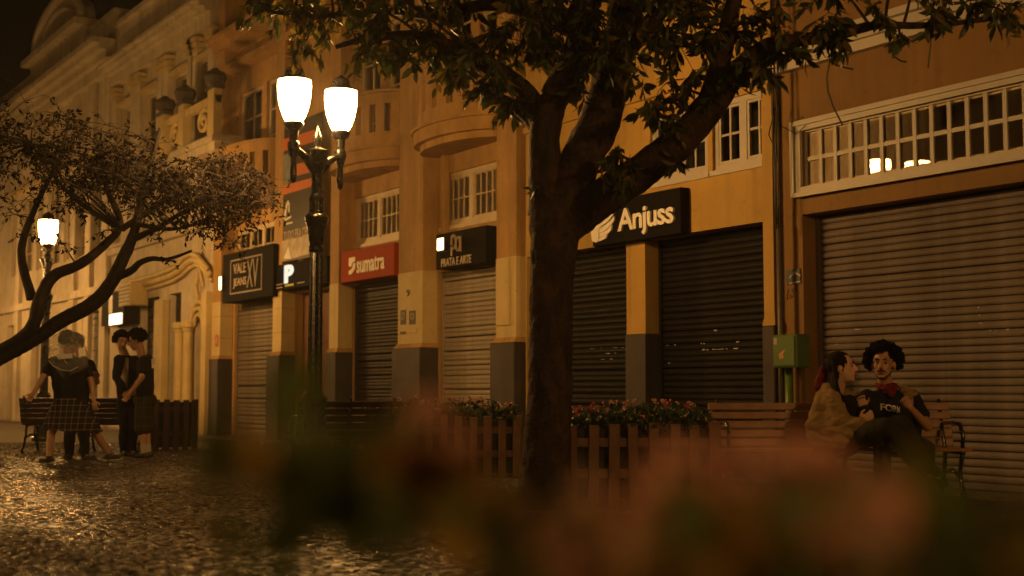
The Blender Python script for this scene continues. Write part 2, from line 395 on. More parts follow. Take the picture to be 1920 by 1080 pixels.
rng = random.Random(3)
cells = []
s0 = 0.062
for iz in range(int(5.9/s0), int(24/s0)):
    Z = iz*s0
    half = Z*0.42 + 0.4
    for il in range(int(-half/s0), int(half/s0)+1):
        px = il*s0 + (s0/2 if iz % 2 else 0) + rng.uniform(-0.02, 0.02); pz = Z + rng.uniform(-0.02, 0.02)
        q = CAMP + RT*px + FW*pz
        if q.y > -0.55: continue
        cells.append((pz, px, q.x, q.y))
vis = [c for c in cells if c[0] < 7.4 and -0.40*c[0] < c[1] < 0.10*c[0]]
vis.sort(key=lambda c: c[0] + 0.15*abs(c[1]+1.2)); near = set(id(c) for c in vis[:290])
rest = [MB(), MB(), MB()]
for c in cells:
    k = rng.choices((0,1,2), (5,4,2))[0]
    v, f = stone_geo(rng, c[2], c[3], s0)
    if id(c) in near:
        MB().add(v, f).build('paving_stone', M_STONE[k], pave, recalc=False)
    else: rest[k].add(v, f)
allr = MB()
for k in range(3): allr.add(rest[k].v, rest[k].f, k)
tag(allr.build('paving_stones_far', M_STONE, pave, recalc=False), kind='stuff')
# plain slab walk along the shops
walk = MB()
M_SLAB = mat('wet_footway_slab', (0.15,0.13,0.11), 0.3, 0.3, 3, 0.2, 40, rvar=0.15)
wk = tag(MB().box(-70, 12, -0.5, 0.4, -0.03, 0.012).build('footway', M_SLAB), kind='structure')

# ================================================================== right-hand ochre building
def Xs(*xs): return [FX(x) for x in xs]
OB = thing('shop_building', 'ochre shop building with white cornice and long white transom window', 'building', (-7,0,0))
OB.location = (0,0,0)
xl = FX(1466); xr = 2.0
sx0, sx1 = FX(1536,-0.22), -4.3; sz = FZ(1536,405,-0.22)
tx0, tx1 = FX(1506), FX(1506)+0.196*23+0.2; tz0, tz1 = FZ(1600,336), FZ(1600,222)
wl = wall_sheet(MB(), xl, xr, 0, 11.0, 0.0, -0.30, [(sx0-0.0, sx1, -0.01, sz), (tx0+0.03, tx1-0.03, tz0, tz1-0.01)])
wl.build('wall', M_ORA, OB)
MB().fbox(sx0-0.3, sx1+0.3, -0.50, -0.48, 0, sz+0.3).build('dark_room', M_DKI, OB)
chips(shutter(OB, sx0, sx1, -0.22, 0.02, sz-0.02, 0.071, M_SHL, 0.024), sx0, sx1, -0.22, 1.42, 26, 0.071, random.Random(2))
zb0 = FZ(1640,92); mbx = MB()
mbx.fbox(xl-0.02, xr, 0.001, 0.10, zb0, zb0+0.10); mbx.fbox(xl-0.02, xr, 0.001, 0.15, zb0+0.101, zb0+0.20); mbx.fbox(xl-0.03, xr, 0.001, 0.22, zb0+0.201, zb0+0.27)
mbx.build('cornice', M_WHT, OB)
tw = window(OB, tx0+0.03, tx1-0.03, -0.02, tz0+0.002, tz1-0.012, 23, 2, M_WHT, 1, 'curtain', fr=0.018, bar=0.042, sill=False, tilt=0.0, lean=0.0072)
fr = MB(); e = 0.07
fr.fbox(tx0-e, tx0+0.028, 0.001, 0.035, tz0-e, tz1+e); fr.fbox(tx1-0.028, tx1+e, 0.001, 0.035, tz0-e, tz1+e)
fr.fbox(tx0+0.03, tx1-0.03, 0.001, 0.035, tz1-0.014, tz1+e); fr.fbox(tx0+0.03, tx1-0.03, 0.001, 0.035, tz0-e, tz0+0.006)
fr.fbox(tx0-e-0.03, tx1+e+0.03, 0.036, 0.06, tz1+e-0.03, tz1+e+0.02); fr.fbox(tx0-e-0.03, tx0-e+0.02, 0.036, 0.058, tz0-e-0.02, tz1+e-0.031)
fr.fbox(tx0-e+0.021, tx1+e+0.03, 0.036, 0.075, tz0-e-0.03, tz0-e+0.02)
fr.build('window_surround', M_WHT, tw)

# ================================================================== yellow building with the black shutters
YB = thing('shop_building', 'yellow shop building with two black shutters split by a square pillar', 'building')
yl, yr = FX(986), xl-0.002
wz = 0.0; RW = -0.26
ws = FZ(1440,304,RW); wt = FZ(1440,163,RW)
dz = FZ(1445,414,-0.02)
dA0, dA1 = FX(1230,-0.24), FX(1446)
dB0, dB1 = FX(986)+0.02, FX(1175)
W1 = (FX(1229,-0.06), FX(1338,-0.06)); W2 = (FX(1347,-0.06), xl-0.10)
ws = FZ(1400,310,-0.05); wt = FZ(1400,178,-0.05)
wl = wall_sheet(MB(), yl, yr, 0, 9.5, 0.0, -0.26, [(dA0-0.20, dA1, -0.01, dz), (dB0, dB1, -0.01, dz), (W1[0], W1[1], ws, wt), (W2[0], W2[1]+0.03, ws, wt)])
wl.build('wall', M_YEL, YB)
MB().fbox(yl, yr, -0.50, -0.48, 0, dz+0.3).build('dark_room', M_DKI, YB)
px0, px1 = FX(1175), FX(1210)
bt = FZ(1175,627)
pl = MB().fbox(px0+0.0, px1, -0.26, -0.002, bt, dz+0.0).build('pillar', M_YEL, YB)
MB().bev(px0-0.01, px1+0.015, -0.02, 0.26, 0, bt-0.001, 0.008).build('plinth', M_GRY, pl)
chips(shutter(YB, px1+0.002, dA1, -0.24, 0.02, dz-0.01, 0.071, M_SHD), px1, dA1, -0.24, 1.36, 22, 0.071, random.Random(5))
chips(shutter(YB, dB0, px0-0.002, -0.24, 0.02, dz-0.01, 0.071, M_SHD), dB0+0.7, px0, -0.24, 1.36, 14, 0.071, random.Random(6))
p2 = pilaster(YB, FX(1446), xl-0.004, -0.2, 0.10, 0, 9.0, M_YEL, FZ(1440,612), 0.02, 0.02)
for (a, b) in (W1, W2): window(YB, a, b, -0.04, ws, wt, 2, 2, M_WHT, 2, 'dark')
MB().fbox(yl, yr, 0.001, 0.05, wt+0.25, wt+0.33).build('string_course', M_YEL, YB)
for k, xx in enumerate((-14.0, -12.6)):
    window(YB, xx, xx+1.0, 0.03, 6.0, 7.6, 2, 3, M_CFR, 2, 'dark')

# ================================================================== tan bow-balconied building (bays C, D, E, F)
TB = thing('shop_building', 'tan building with bowed balconies and grey plinths behind the street lamp', 'building')
tl, tr = FX(398), FX(986)-0.003
WB = -0.28
BT = FZ(760,653)
# door openings (behind the pilasters)
dC = (FX(825,WB-0.03), FX(932)); dD = (FX(664,WB-0.03), FX(744)); dF = (FX(443,WB-0.03), FX(511)); dE = (FX(562,WB-0.03), FX(616))
DZ = FZ(875,503,WB); 
wC = (FX(826,WB), FX(934,WB)); wD = (FX(662,WB), FX(750,WB)); wF = (FX(440,WB), FX(514,WB))
WZ0, WZ1 = FZ(880,417,WB-0.03), FZ(880,316,WB-0.03)
holes = []
for d_ in (dC, dD, dE, dF): holes.append((d_[0], d_[1], -0.01, DZ))
for w_ in (wC, wD, wF): holes.append((w_[0], w_[1], WZ0, WZ1))
UZ0, UZ1 = 4.9, 7.1
upw = []
for (a, b) in ((dC[0]+0.1, dC[1]-0.1), (dD[0]+0.15, dD[1]-0.1), (dF[0]+0.05, dF[1]+0.1)):
    mid = (a+b)/2
    for (p, q) in ((a, mid-0.12), (mid+0.12, b)): upw.append((p, q)); holes.append((p, q, UZ0, UZ1))
wl = wall_sheet(MB(), tl, tr, 0, 10.6, WB, WB-0.22, holes)
wl.build('wall', M_TAN, TB)
MB().fbox(tl, tr, WB-0.50, WB-0.48, 0, DZ+0.4).build('dark_room', M_DKI, TB)
shutter(TB, dC[0], dC[1], WB-0.08, 0.02, DZ-0.01, 0.071, M_SHT)
shutter(TB, dD[0], dD[1], WB-0.08, 0.70, DZ-0.01, 0.058, M_SHB)
shutter(TB, dD[0], dD[1], WB-0.06, 0.30, 0.69, 0.050, M_SHT)
MB().fbox(dD[0], dD[1], WB-0.1, WB-0.02, 0, 0.29).build('threshold', M_GRY, TB)
shutter(TB, dF[0], dF[1], WB-0.08, 0.02, DZ-0.01, 0.085, M_SHM)
# narrow entrance E: brown panelled door
M_DOOR = mat('brown_door_wood', (0.17,0.07,0.035), 0.45, 0.3, 6, 0.1, 40)
dm = MB().fbox(dE[0], dE[1], WB-0.14, WB-0.10, 0.02, DZ-0.02).build('door', M_DOOR, TB)
for k in range(3):
    z = 0.25 + k*0.78
    MB().fbox(dE[0]+0.15, dE[1]-0.15, WB-0.099, WB-0.07, z, z+0.6).build('door_panel', M_DOOR, dm)
for (w_, cs, cl) in ((wC, 2, 4), (wD, 2, 4), (wF, 3, 2)):
    window(TB, w_[0], w_[1], WB-0.05, WZ0, WZ1, cl, 2, M_CFR, cs, 'dark' if w_ is wF else 'curtain', bar=0.022)
for (p, q) in upw: window(TB, p, q, WB-0.07, UZ0, UZ1, 2, 4, M_CFR, 1, 'dark', sill=False)
# pilasters
for (a, b, top, bx) in ((931, 968, 10.5, 0.10), (747, 792, 10.5, 0.13), (618, 634, 10.5, 0.06), (512, 528, 10.5, 0.18), (398, 413, 10.5, 0.02)):
    x0, x1 = FX(a), FX(b)
    pi = pilaster(TB, x0, x1, WB-0.002, 0.0, 0, top, M_TAN, BT, 0.05, bx)
    # painted lower face, lighter cream than the weathered wall above
    lz = FZ(a, 515 if a > 700 else 500) if a > 600 else 2.6
    MB().fbox(x0-0.004, x1+0.006, WB+0.02, 0.006, BT+0.071, DZ+0.02).build('painted_facing', M_CRM, pi)
    for k in range(2 if a < 600 else 0):
        MB().fbox(x0-0.008, x1+0.010, WB+0.02, 0.009, BT+0.42+k*0.45, BT+0.432+k*0.45).build('joint_band', M_TAN, pi)
MB().fbox(FX(933), FX(958), 0.007, 0.03, FZ(945,610), FZ(945,485)).build('blank_panel', M_CRM, TB)
# thin corner strip on the far side of each pilaster (rendered return)
for (a, b) in ((792, 806), (968, 984)):
    MB().fbox(FX(b)-0.0, FX(b)+0.10, WB+0.001, WB+0.10, DZ+0.02, 10.4).build('corner_strip', M_TAN, TB)
# string courses, upper cornice
MB().fbox(tl, tr, WB+0.001, 0.06, 7.55, 7.66).build('string_course', M_TAN, TB)
cm = MB(); cm.fbox(tl, tr, WB+0.001, 0.10, 8.05, 8.15); cm.fbox(tl, tr, WB+0.001, 0.20, 8.151, 8.24); cm.fbox(tl, tr, WB+0.001, 0.28, 8.241, 8.30)
cm.build('cornice', M_TAN, TB)
MB().fbox(tl, tr, WB+0.001, 0.03, 9.9, 10.2).build('parapet_band', M_TAN, TB)
for (a, b) in ((dC[0]-0.22, dC[1]+0.02), (dD[0]-0.2, dD[1]+0.04), (dF[0]-0.2, dF[1]+0.02)):
    bow_balcony(TB, a, b, WB, 0.42, 4.52, 4.83, 5.72, M_TAN)
for (p, q, zz) in ((dC[0], dC[1], WZ1+0.28), (dD[0], dD[1], WZ1+0.28), (dF[0], dF[1], WZ1+0.28)):
    MB().fbox(p-0.2, q, WB+0.001, WB+0.014, zz, zz+0.02).build('moulding_line', M_TAN, TB)
# rain pipe
MB().tube([(FX(800,WB+0.12), -(WB+0.14), 0), (FX(800,WB+0.12), -(WB+0.14), 8.0)], 0.03).build('rain_pipe', M_TAN, TB, smooth=True)

# ================================================================== ornate old building (far, pilasters and scroll balcony)
GB = thing('old_building', 'ornate cream building with paired pilasters and scrolled balcony', 'building')
g1, g0 = FX(399)-0.004, FX(207)
GW = -0.05
def zat(x, y): return FZ(x, y)
SZ = 3.12
ho = [(FX(264,GW), FX(297,GW), -0.01, SZ), (FX(316,GW), FX(339,GW), -0.01, SZ), (FX(369,GW), FX(383,GW), -0.01, 2.55)]
up = []
for (a, b) in ((220, 238), (262, 288), (318, 346), (366, 388)):
    up.append((FX(a), FX(b))); ho.append((FX(a), FX(b), 5.6, 8.05))
wall_sheet(MB(), g0, g1, 0, 9.0, GW, GW-0.3, ho).build('wall', M_ORN, GB)
MB().fbox(g0, g1, GW-0.56, GW-0.54, 0, 3.6).build('dark_room', M_DKI, GB)
for h in ho[:2]: shutter(GB, h[0], h[1], GW-0.2, 0.02, SZ-0.01, 0.085, M_SHB)
dm = MB().fbox(ho[2][0], ho[2][1], GW-0.24, GW-0.2, 0.02, 2.9).build('door', M_DOOR, GB)
for (a, b) in up: window(GB, a, b, GW-0.08, 5.6, 8.05, 2, 4, M_CFR, 1, 'dark', sill=True)
# portal: two columns, arch rings and ogee hood
po = MB()
for xx in (345, 361):
    po = MB(); po.lathe([(0.17,0),(0.17,0.25),(0.12,0.3),(0.105,1.2),(0.10,2.2),(0.12,2.22),(0.12,2.26),(0.16,2.3),(0.16,2.42)], (FX(xx), -(GW+0.14), 0), 14)
    po.build('portal_column', M_CRM, GB, smooth=False)
ar = MB(); xc = (ho[2][0]+ho[2][1])/2; ra = (ho[2][1]-ho[2][0])/2
for k, (r0, ww) in enumerate(((ra+0.03, 0.10), (ra+0.16, 0.16), (ra+0.30, 0.10))):
    ar.tube([(xc + r0*math.cos(t), -(GW+ww*0.4), 2.30 + r0*math.sin(t)) for t in [math.pi*i/16 for i in range(17)]], 0.055, 6)
ar.build('arch_moulding', M_CRM, GB, smooth=True)
hp = [(240,541), (270,534), (300,526), (325,517), (342,506), (354,493), (366,487), (378,492), (388,506), (397,516)]
hm = MB()
for k, (dz_, rr, ww) in enumerate(((0.0, 0.085, 0.10), (0.12, 0.06, 0.16), (-0.12, 0.05, 0.06))):
    hm.tube([(FX(x), -(GW+ww), FZ(x, y)+dz_) for x, y in hp], rr, 6)
hm.build('hood_moulding', M_CRM, GB, smooth=True)
dmx = FX(373); zc = FZ(373,535)
MB().tube([(dmx-0.22,-(GW+0.06),zc),(dmx,-(GW+0.06),zc+0.35),(dmx+0.22,-(GW+0.06),zc),(dmx,-(GW+0.06),zc-0.35),(dmx-0.22,-(GW+0.06),zc)], 0.035, 5).build('diamond_ornament', M_CRM, GB)
for xx in (301, 309, 391):
    MB().fbox(FX(xx)-0.14, FX(xx)+0.14, GW+0.001, GW+0.16, 0, 3.0).build('pilaster', M_CRM, GB)
# first floor pilasters with stacked capitals
for xx in (211, 246, 256, 296, 308, 354, 362, 394):
    X = FX(xx)
    p = MB().fbox(X-0.17, X+0.17, GW+0.001, GW+0.14, 4.9, 8.3).build('pilaster', M_ORN, GB)
    cp = MB()
    for k in range(3):
        e = 0.03 + 0.03*k; cp.fbox(X-0.17-e, X+0.17+e, GW+0.002, GW+0.14+e, 8.301+k*0.12, 8.301+k*0.12+0.085)
        cp.fbox(X-0.16, X+0.16, GW+0.003, GW+0.13, 8.386+k*0.12, 8.421+k*0.12)
    cp.build('capital', M_CRM, p)
    MB().fbox(X-0.2, X+0.2, GW+0.002, GW+0.18, 4.6, 4.899).build('pedestal', M_ORN, p)
cn = MB()
for (z0_, z1_, ww) in ((8.70,8.95,0.18), (8.951,9.05,0.30), (9.051,9.15,0.42), (9.151,9.22,0.5)): cn.fbox(g0-0.0, g1, GW+0.001, ww, z0_, z1_)
cn.build('entablature', M_ORN, GB)
pm = MB(); pm.fbox(g0+0.03, g1, GW-0.2, GW+0.06, 9.221, 10.25); pm.fbox(g0+0.0, g1+0.03, GW-0.25, GW+0.16, 10.251, 10.38)
pm.build('parapet', M_ORN, GB)
for (a, b) in up:
    MB().fbox(a-0.15, b+0.15, GW+0.001, GW+0.16, 8.10, 8.2).build('window_hood', M_CRM, GB)
st = MB(); st.fbox(g0, g1, GW+0.001, 0.12, 4.35, 4.5); st.fbox(g0, g1, GW+0.001, 0.2, 4.501, 4.58); st.build('string_course', M_ORN, GB)
# scroll balcony
bx0, bx1 = FX(296,0.5), FX(404,0.5)-0.1
b0 = FZ(380,262,0.5); b1 = FZ(380,196,0.5)
M_URN = mat('dark_urn_stone', (0.075,0.06,0.05), 0.85, 0.4, 5, 0.3, 30)  # darker stone colour than the balcony, for the urns
bal = MB(); bal.fbox(bx0-0.1, bx1+0.05, GW+0.001, 0.62, b0-0.16, b0-0.05); bal.fbox(bx0-0.02, bx1, GW+0.001, 0.55, b0-0.32, b0-0.161); bal.fbox(bx0, bx1, GW+0.001, 0.58, b0-0.049, b0)
bl = bal.build('balcony', M_ORN, GB)
pr_ = MB(); pr_.fbox(bx0, bx1, 0.42, 0.54, b1-0.10, b1); pr_.fbox(bx0, bx1, 0.40, 0.56, b1+0.001, b1+0.05); pr_.build('balcony_rail', M_CRM, bl)
for t in (0.0, 0.42, 1.0):
    X = bx0 + (bx1-bx0-0.34)*t
    pp = MB().fbox(X, X+0.34, 0.40, 0.58, b0+0.001, b1+0.18).build('balcony_pier', M_CRM, bl)
    u = MB(); u.fbox(X-0.04, X+0.38, 0.36, 0.62, b1+0.181, b1+0.26); u.lathe([(0.10,0),(0.20,0.06),(0.24,0.18),(0.20,0.27),(0.12,0.30),(0.05,0.36)], (X+0.17, -0.49, b1+0.261), 12)
    u.build('urn', M_URN, pp)
for (ta, tb) in ((0.12, 0.40), (0.56, 0.98)):
    X = bx0 + (bx1-bx0)*(ta+tb)/2; zc = (b0+b1)/2; rr = (b1-b0)*0.36
    sp = [(X + rr*(1-0.8*i/40)*math.cos(0.6+i*0.24)*1.3, -0.48, zc + rr*(1-0.8*i/40)*math.sin(0.6+i*0.24)) for i in range(41)]
    MB().tube(sp, 0.05, 6).build('scroll', M_CRM, bl, smooth=True)
for t in (0.1, 0.5, 0.9):
    br = MB(); X = bx0 + (bx1-bx0)*t; br.prism([(-GW,b0-0.321),(-0.5,b0-0.321),(-0.45,b0-0.5),(-0.2,b0-0.75),(-GW,b0-0.95)], 'x', X-0.1, X+0.1)
    br.build('balcony_bracket', M_ORN, bl)

# ================================================================== pedimented building further along
HB = thing('old_building', 'weathered building with curved pediment and deep dark cornice', 'building')
h1, h0 = g0-0.004, -64.0
HW = -0.05
ho = [(FX(154,HW), FX(187,HW), -0.01, 3.05), (FX(60,HW), FX(86,HW), -0.01, 3.05), (FX(112,HW), FX(140,HW), -0.01, 3.05), (FX(14,HW), FX(40,HW), -0.01, 3.05)]
uw = []
for xx in (180, 150, 122, 96, 70, 46, 22):
    a = FX(xx); uw.append((a-0.55, a+0.55)); ho.append((a-0.55, a+0.55, 4.6, 7.0))
wall_sheet(MB(), h0, h1, 0, 9.7, HW, HW-0.3, ho).build('wall', M_ORN, HB)
MB().fbox(h0, h1, HW-0.56, HW-0.54, 0, 3.6).build('dark_room', M_DKI, HB)
for h in ho[:4]: shutter(HB, h[0], h[1], HW-0.2, 0.02, 3.04, 0.085, M_SHT)
for (a, b) in uw:
    window(HB, a, b, HW-0.08, 4.6, 7.0, 2, 4, M_CFR, 1, 'dark')
    MB().fbox(a-0.15, b+0.15, HW+0.001, HW+0.2, 7.15, 7.3).build('window_hood', M_CRM, HB)
for xx in (196, 165, 136, 84, 34):
    X = FX(xx); MB().fbox(X-0.25, X+0.25, HW+0.001, HW+0.12, 0, 9.6).build('pilaster', M_ORN, HB)
cn = MB()
for (z0_, z1_, ww) in ((3.45,3.65,0.12), (9.2,9.5,0.15), (9.501,9.7,0.28), (9.701,9.85,0.45), (9.851,10.0,0.62)): cn.fbox(h0, h1, HW+0.001, ww, z0_, z1_)
cn.build('cornice', M_ORN, HB)
at = MB(); at.fbox(h0, h1, HW-0.25, HW+0.05, 10.001, 10.7); at.fbox(h0, h1, HW-0.3, HW+0.14, 10.701, 10.82); at.build('parapet', M_ORN, HB)
pc = (FX(150)+FX(52))/2; pa = (FX(150)-FX(52))/2
pb = MB(); pb.fbox(pc-pa, pc+pa, HW-0.28, HW+0.18, 10.002, 11.0); pb.fbox(pc-pa-0.15, pc+pa+0.15, HW-0.3, HW+0.45, 11.001, 11.18); pb.build('pediment_base', M_ORN, HB)
arc = [(pc + pa*0.92*math.cos(math.pi*i/24), 11.181 + 1.25*math.sin(math.pi*i/24)) for i in range(25)]
MB().prism(arc, 'y', -(HW+0.1), -(HW-0.25)).build('pediment', M_ORN, HB)
mo = MB(); 
mo.tube([(p[0], -(HW+0.14), p[1]) for p in arc], 0.13, 6); mo.tube([(pc+(p[0]-pc)*0.75, -(HW+0.12), 11.181+(p[1]-11.181)*0.72) for p in arc], 0.07, 6)
mo.build('pediment_moulding', M_ORN, HB, smooth=True)

# ================================================================== lettering
def text_mesh(txt, depth=0.006, bold=0.0, spacing=1.0):
    cu = bpy.data.curves.new('lettering', 'FONT'); cu.body = txt; cu.size = 1.0; cu.extrude = depth; cu.offset = bold; cu.space_character = spacing
    cu.resolution_u = 3
    o = bpy.data.objects.new('lettering_tmp', cu); COL.objects.link(o)
    dg = bpy.context.evaluated_depsgraph_get(); dg.update()
    me = bpy.data.meshes.new_from_object(o.evaluated_get(dg)); bpy.data.objects.remove(o); bpy.data.curves.remove(cu)
    return me
def lettering(txt, parent, x0, x1, z0, z1, wf, m, bold=0.0, depth=0.01, spacing=1.0, rot=0.0, name='lettering'):
    """letters fitted into the wall rectangle x0..x1, z0..z1, standing wf in front of the wall plane"""
    me = text_mesh(txt, 0.5, bold, spacing)
    xs = [v.co.x for v in me.vertices]; ys = [v.co.y for v in me.vertices]
    ax, bx, ay, by = min(xs), max(xs), min(ys), max(ys)
    for v in me.vertices:
        u = (v.co.x-ax)/(bx-ax); t = (v.co.y-ay)/(by-ay); y = -wf - depth*(v.co.z+0.5)
        v.co = (x0 + (x1-x0)*u, y, z0 + (z1-z0)*t + rot*(x1-x0)*(u-0.5))
    me.materials.clear(); me.materials.append(m)
    return link(name, me, parent)
def board(name, label, x0, x1, z0, z1, wb, wf, m, cat='sign', group=None):
    s = thing(name, label, cat, (0,0,0), 0, group)
    b = MB().bev(x0, x1, -wf, -wb, z0, z1, 0.006).build('board', m, s)
    return s
def poly_on(parent, pts, wf, m, name, depth=0.008):
    return MB().prism(pts, 'y', -wf-depth, -wf).build(name, m, parent)

# --- wing sign over the black shutters
def prect(xa, xb, w_, ya_l, yb_l):   # pixel box on plane w_, heights read at the first x
    return FX(xa, w_), FX(xb, w_), FZ(xa, yb_l, w_), FZ(xa, ya_l, w_)
wf = 0.14
ax0, ax1 = FX(1112, wf), FX(1278, wf); az0, az1 = FZ(1278, 437, wf), FZ(1278, 350, wf)
S = board('shop_sign', 'black sign with white wing emblem and word Anjuss over black shutters', ax0, ax1, az0, az1, 0.003, wf, M_BLK)
def PF(x, y): p = fac(x, y, wf+0.005); return (p.x, p.z)
for pts in ([(1112,452),(1110,436),(1111,420),(1120,418),(1130,410),(1140,399),(1148,388),(1155,381),(1156,392),(1150,405),(1141,416),(1130,424),(1124,430),(1124,452),(1119,455)],
            [(1125,431),(1134,424),(1145,415),(1153,405),(1153,413),(1147,423),(1138,431),(1130,436),(1126,437)],
            [(1126,438),(1134,435),(1142,430),(1149,422),(1148,431),(1142,438),(1134,443),(1126,445)],
            [(1126,446),(1133,444),(1140,440),(1138,447),(1131,450),(1124,453)]):
    poly_on(S, [PF(*p) for p in pts], wf+0.002, M_WHTL, 'wing_feather', 0.02)
lettering('Anjuss', S, FX(1159,wf+0.03), FX(1265,wf+0.03), FZ(1200,442,wf), FZ(1200,386,wf), wf+0.004, M_WHTL, 0.022, 0.03, 0.92)

# --- PRATA E ARTE
wf = 0.03
a0, a1 = FX(817,wf), FX(911,wf); z0, z1 = FZ(815,506,wf), FZ(815,441,wf)
S = board('shop_sign', 'black sign with monogram and words PRATA E ARTE over a light shutter', a0, a1, z0, z1, WB+0.002, wf, M_BLK)
def logo_loop(parent, cx, cz, r, m, wf_, name, a_=0, b_=2*math.pi, th=0.02, sx=0.6):
    pts = [(cx + sx*r*math.cos(a_+(b_-a_)*i/24), -wf_-0.012, cz + r*math.sin(a_+(b_-a_)*i/24)) for i in range(25)]
    return MB().tube(pts, th, 5).build(name, m, parent)
cx_, cz_ = FX(855,wf), FZ(855,457,wf)
logo_loop(S, cx_-0.06, cz_+0.03, 0.10, M_TANL, wf, 'monogram_loop', th=0.018)
logo_loop(S, cx_+0.07, cz_-0.01, 0.10, M_TANL, wf, 'monogram_loop', th=0.018)
MB().fbox(cx_-0.13, cx_-0.10, wf+0.002, wf+0.02, cz_-0.17, cz_+0.12).build('monogram_stem', M_TANL, S)
MB().fbox(cx_+0.12, cx_+0.15, wf+0.002, wf+0.02, cz_-0.13, cz_+0.10).build('monogram_stem', M_TANL, S)
lettering('PRATA E ARTE', S, FX(828,wf), FX(884,wf), FZ(828,501,wf), FZ(828,486,wf), wf+0.002, M_TANL, 0.008, 0.012)
M_SPOT = emit('lit_floodlight_face', (1.0,0.66,0.28), 9.0)
def flood(label, x, y, w_, hw, hh, aim=1):
    p = fac(x, y, w_); f = thing('sign_floodlight', label, 'light', (p.x, p.y, p.z), 0)
    MB().bev(-hw-0.02, hw+0.02, 0.0, 0.08, -hh-0.02, hh+0.02, 0.008).build('housing', M_IRON, f)
    MB().box(-hw, hw, -0.008, -0.001, -hh, hh).build('lit_face', M_SPOT, f)
    MB().tube([(0,0.081,0),(0,0.20,-0.02)], 0.012, 6).build('bracket', M_IRON, f)
    return f
flood('small lit rectangular floodlight fixed at the edge of the PRATA E ARTE sign', 826, 458, 0.24, 0.085, 0.085)

# --- sumatra
wf = 0.03
a0, a1 = FX(639,wf), FX(738,wf); z0, z1 = FZ(639,531,wf), FZ(639,474,wf)
S = board('shop_sign', 'orange red sign with cream word sumatra beside the lamp post', a0, a1, z0, z1, WB+0.002, wf, M_RED)
lettering('sumatra', S, FX(669,wf), FX(721,wf), FZ(669,513,wf), FZ(669,486,wf), wf+0.002, M_CREML, 0.014, 0.012, 1.0)
lx0, lx1 = FX(654,wf), FX(665.5,wf); lz0, lz1 = FZ(654,515,wf), FZ(654,484,wf); lw, lh = lx1-lx0, lz1-lz0
poly_on(S, [(lx0,lz1),(lx1,lz1),(lx1,lz1-lh*0.25),(lx0+lw*0.6,lz1-lh*0.3),(lx0+lw*0.35,lz0+lh*0.45),(lx0,lz0+lh*0.5)], wf+0.002, M_CREML, 'leaf_emblem')
poly_on(S, [(lx0,lz0),(lx1*0.4+lx0*0.6,lz0),(lx1,lz0+lh*0.3),(lx1,lz1-lh*0.35),(lx0+lw*0.72,lz1-lh*0.38),(lx0+lw*0.55,lz0+lh*0.35),(lx0,lz0+lh*0.2)], wf+0.002, M_CREML, 'leaf_emblem')

# --- P sign over narrow entrance
wf = 0.03
a0, a1 = FX(514,wf), FX(612,wf); z0, z1 = FZ(514,546,wf), FZ(514,499,wf)
S = board('shop_sign', 'black sign with bright pale letter P emblem behind the lamp post', a0, a1, z0, z1, WB+0.002, wf, M_BLK)
M_PW = emit('backlit_white_logo', (0.95,0.85,0.62), 1.1); M_PC = emit('backlit_cyan_logo', (0.25,0.55,0.75), 0.9); M_PY = emit('backlit_yellow_text', (0.9,0.5,0.05), 0.7)
lettering('P', S, FX(534,wf), FX(551,wf), FZ(540,531,wf), FZ(540,497,wf), wf+0.012, M_PW, 0.05, 0.012)
lettering('P', S, FX(532,wf), FX(548,wf), FZ(540,530,wf), FZ(540,499,wf), wf+0.002, M_PC, 0.08, 0.008, name='letter_shadow')
lettering('CAPAS', S, FX(534,wf), FX(550,wf), FZ(540,537,wf), FZ(540,533,wf), wf+0.002, M_PY, 0.03, 0.006)
for k in range(2): MB().fbox(FX(516,wf), FX(529,wf), wf+0.001, wf+0.006, FZ(516,534+k*6,wf)-0.02, FZ(516,534+k*6,wf)).build('small_print_line', M_TANL, S)
MB().fbox(FX(557,wf), FX(570,wf), wf+0.001, wf+0.006, FZ(557,530,wf)-0.02, FZ(557,530,wf)).build('small_print_line', M_TANL, S)

# --- tall banner between the pilasters
wf = 0.035; M_BAN = mat('black_banner_vinyl', (0.03,0.026,0.024), 0.4, 0.3, 5); M_BOR = mat('orange_banner_print', (0.62,0.16,0.04), 0.45, 0.1); M_BGR = mat('grey_banner_print', (0.22,0.24,0.23), 0.45, 0.4, 8); M_BPL = mat('pale_banner_print', (0.50,0.40,0.28), 0.45, 0.5, 6)
b0, b1 = FX(529,wf), FX(600,wf); z0, z1 = FZ(529,492,wf), FZ(529,240,wf)
S = thing('hanging_banner', 'tall dark banner reading TUDO PRA CELULAR with orange bands', 'banner')
MB().fbox(b0, b1, wf-0.012, wf, z0, z1).build('cloth', M_BAN, S)
def BP(x, y): p = fac(x, y, wf); return (p.x, p.z)
for pts in ([(530,348),(600,330),(600,345),(530,366)], [(556,308),(600,296),(600,318),(556,330)], [(530,262),(600,240),(600,262),(530,284)]):
    poly_on(S, [BP(*p) for p in pts], wf+0.001, M_BOR, 'orange_band', 0.002)
poly_on(S, [BP(*p) for p in [(531,292),(540,288),(546,300),(546,330),(540,345),(531,349)]], wf+0.001, M_BGR, 'printed_picture', 0.002)
poly_on(S, [BP(*p) for p in [(529,452),(600,436),(600,470),(529,490)]], wf+0.001, M_BPL, 'printed_picture', 0.002)
poly_on(S, [BP(*p) for p in [(533,484),(541,462),(546,486)]], wf+0.0035, M_WHTL, 'printed_picture', 0.002)
for pts in ([(531,411),(538,377),(541,377),(535,411)], [(538,377),(543,376),(543,398),(541,398),(541,384)], [(534,411),(546,404),(546,408),(534,415)]):
    poly_on(S, [BP(*p) for p in pts], wf+0.001, M_WHTL, 'white_emblem', 0.002)
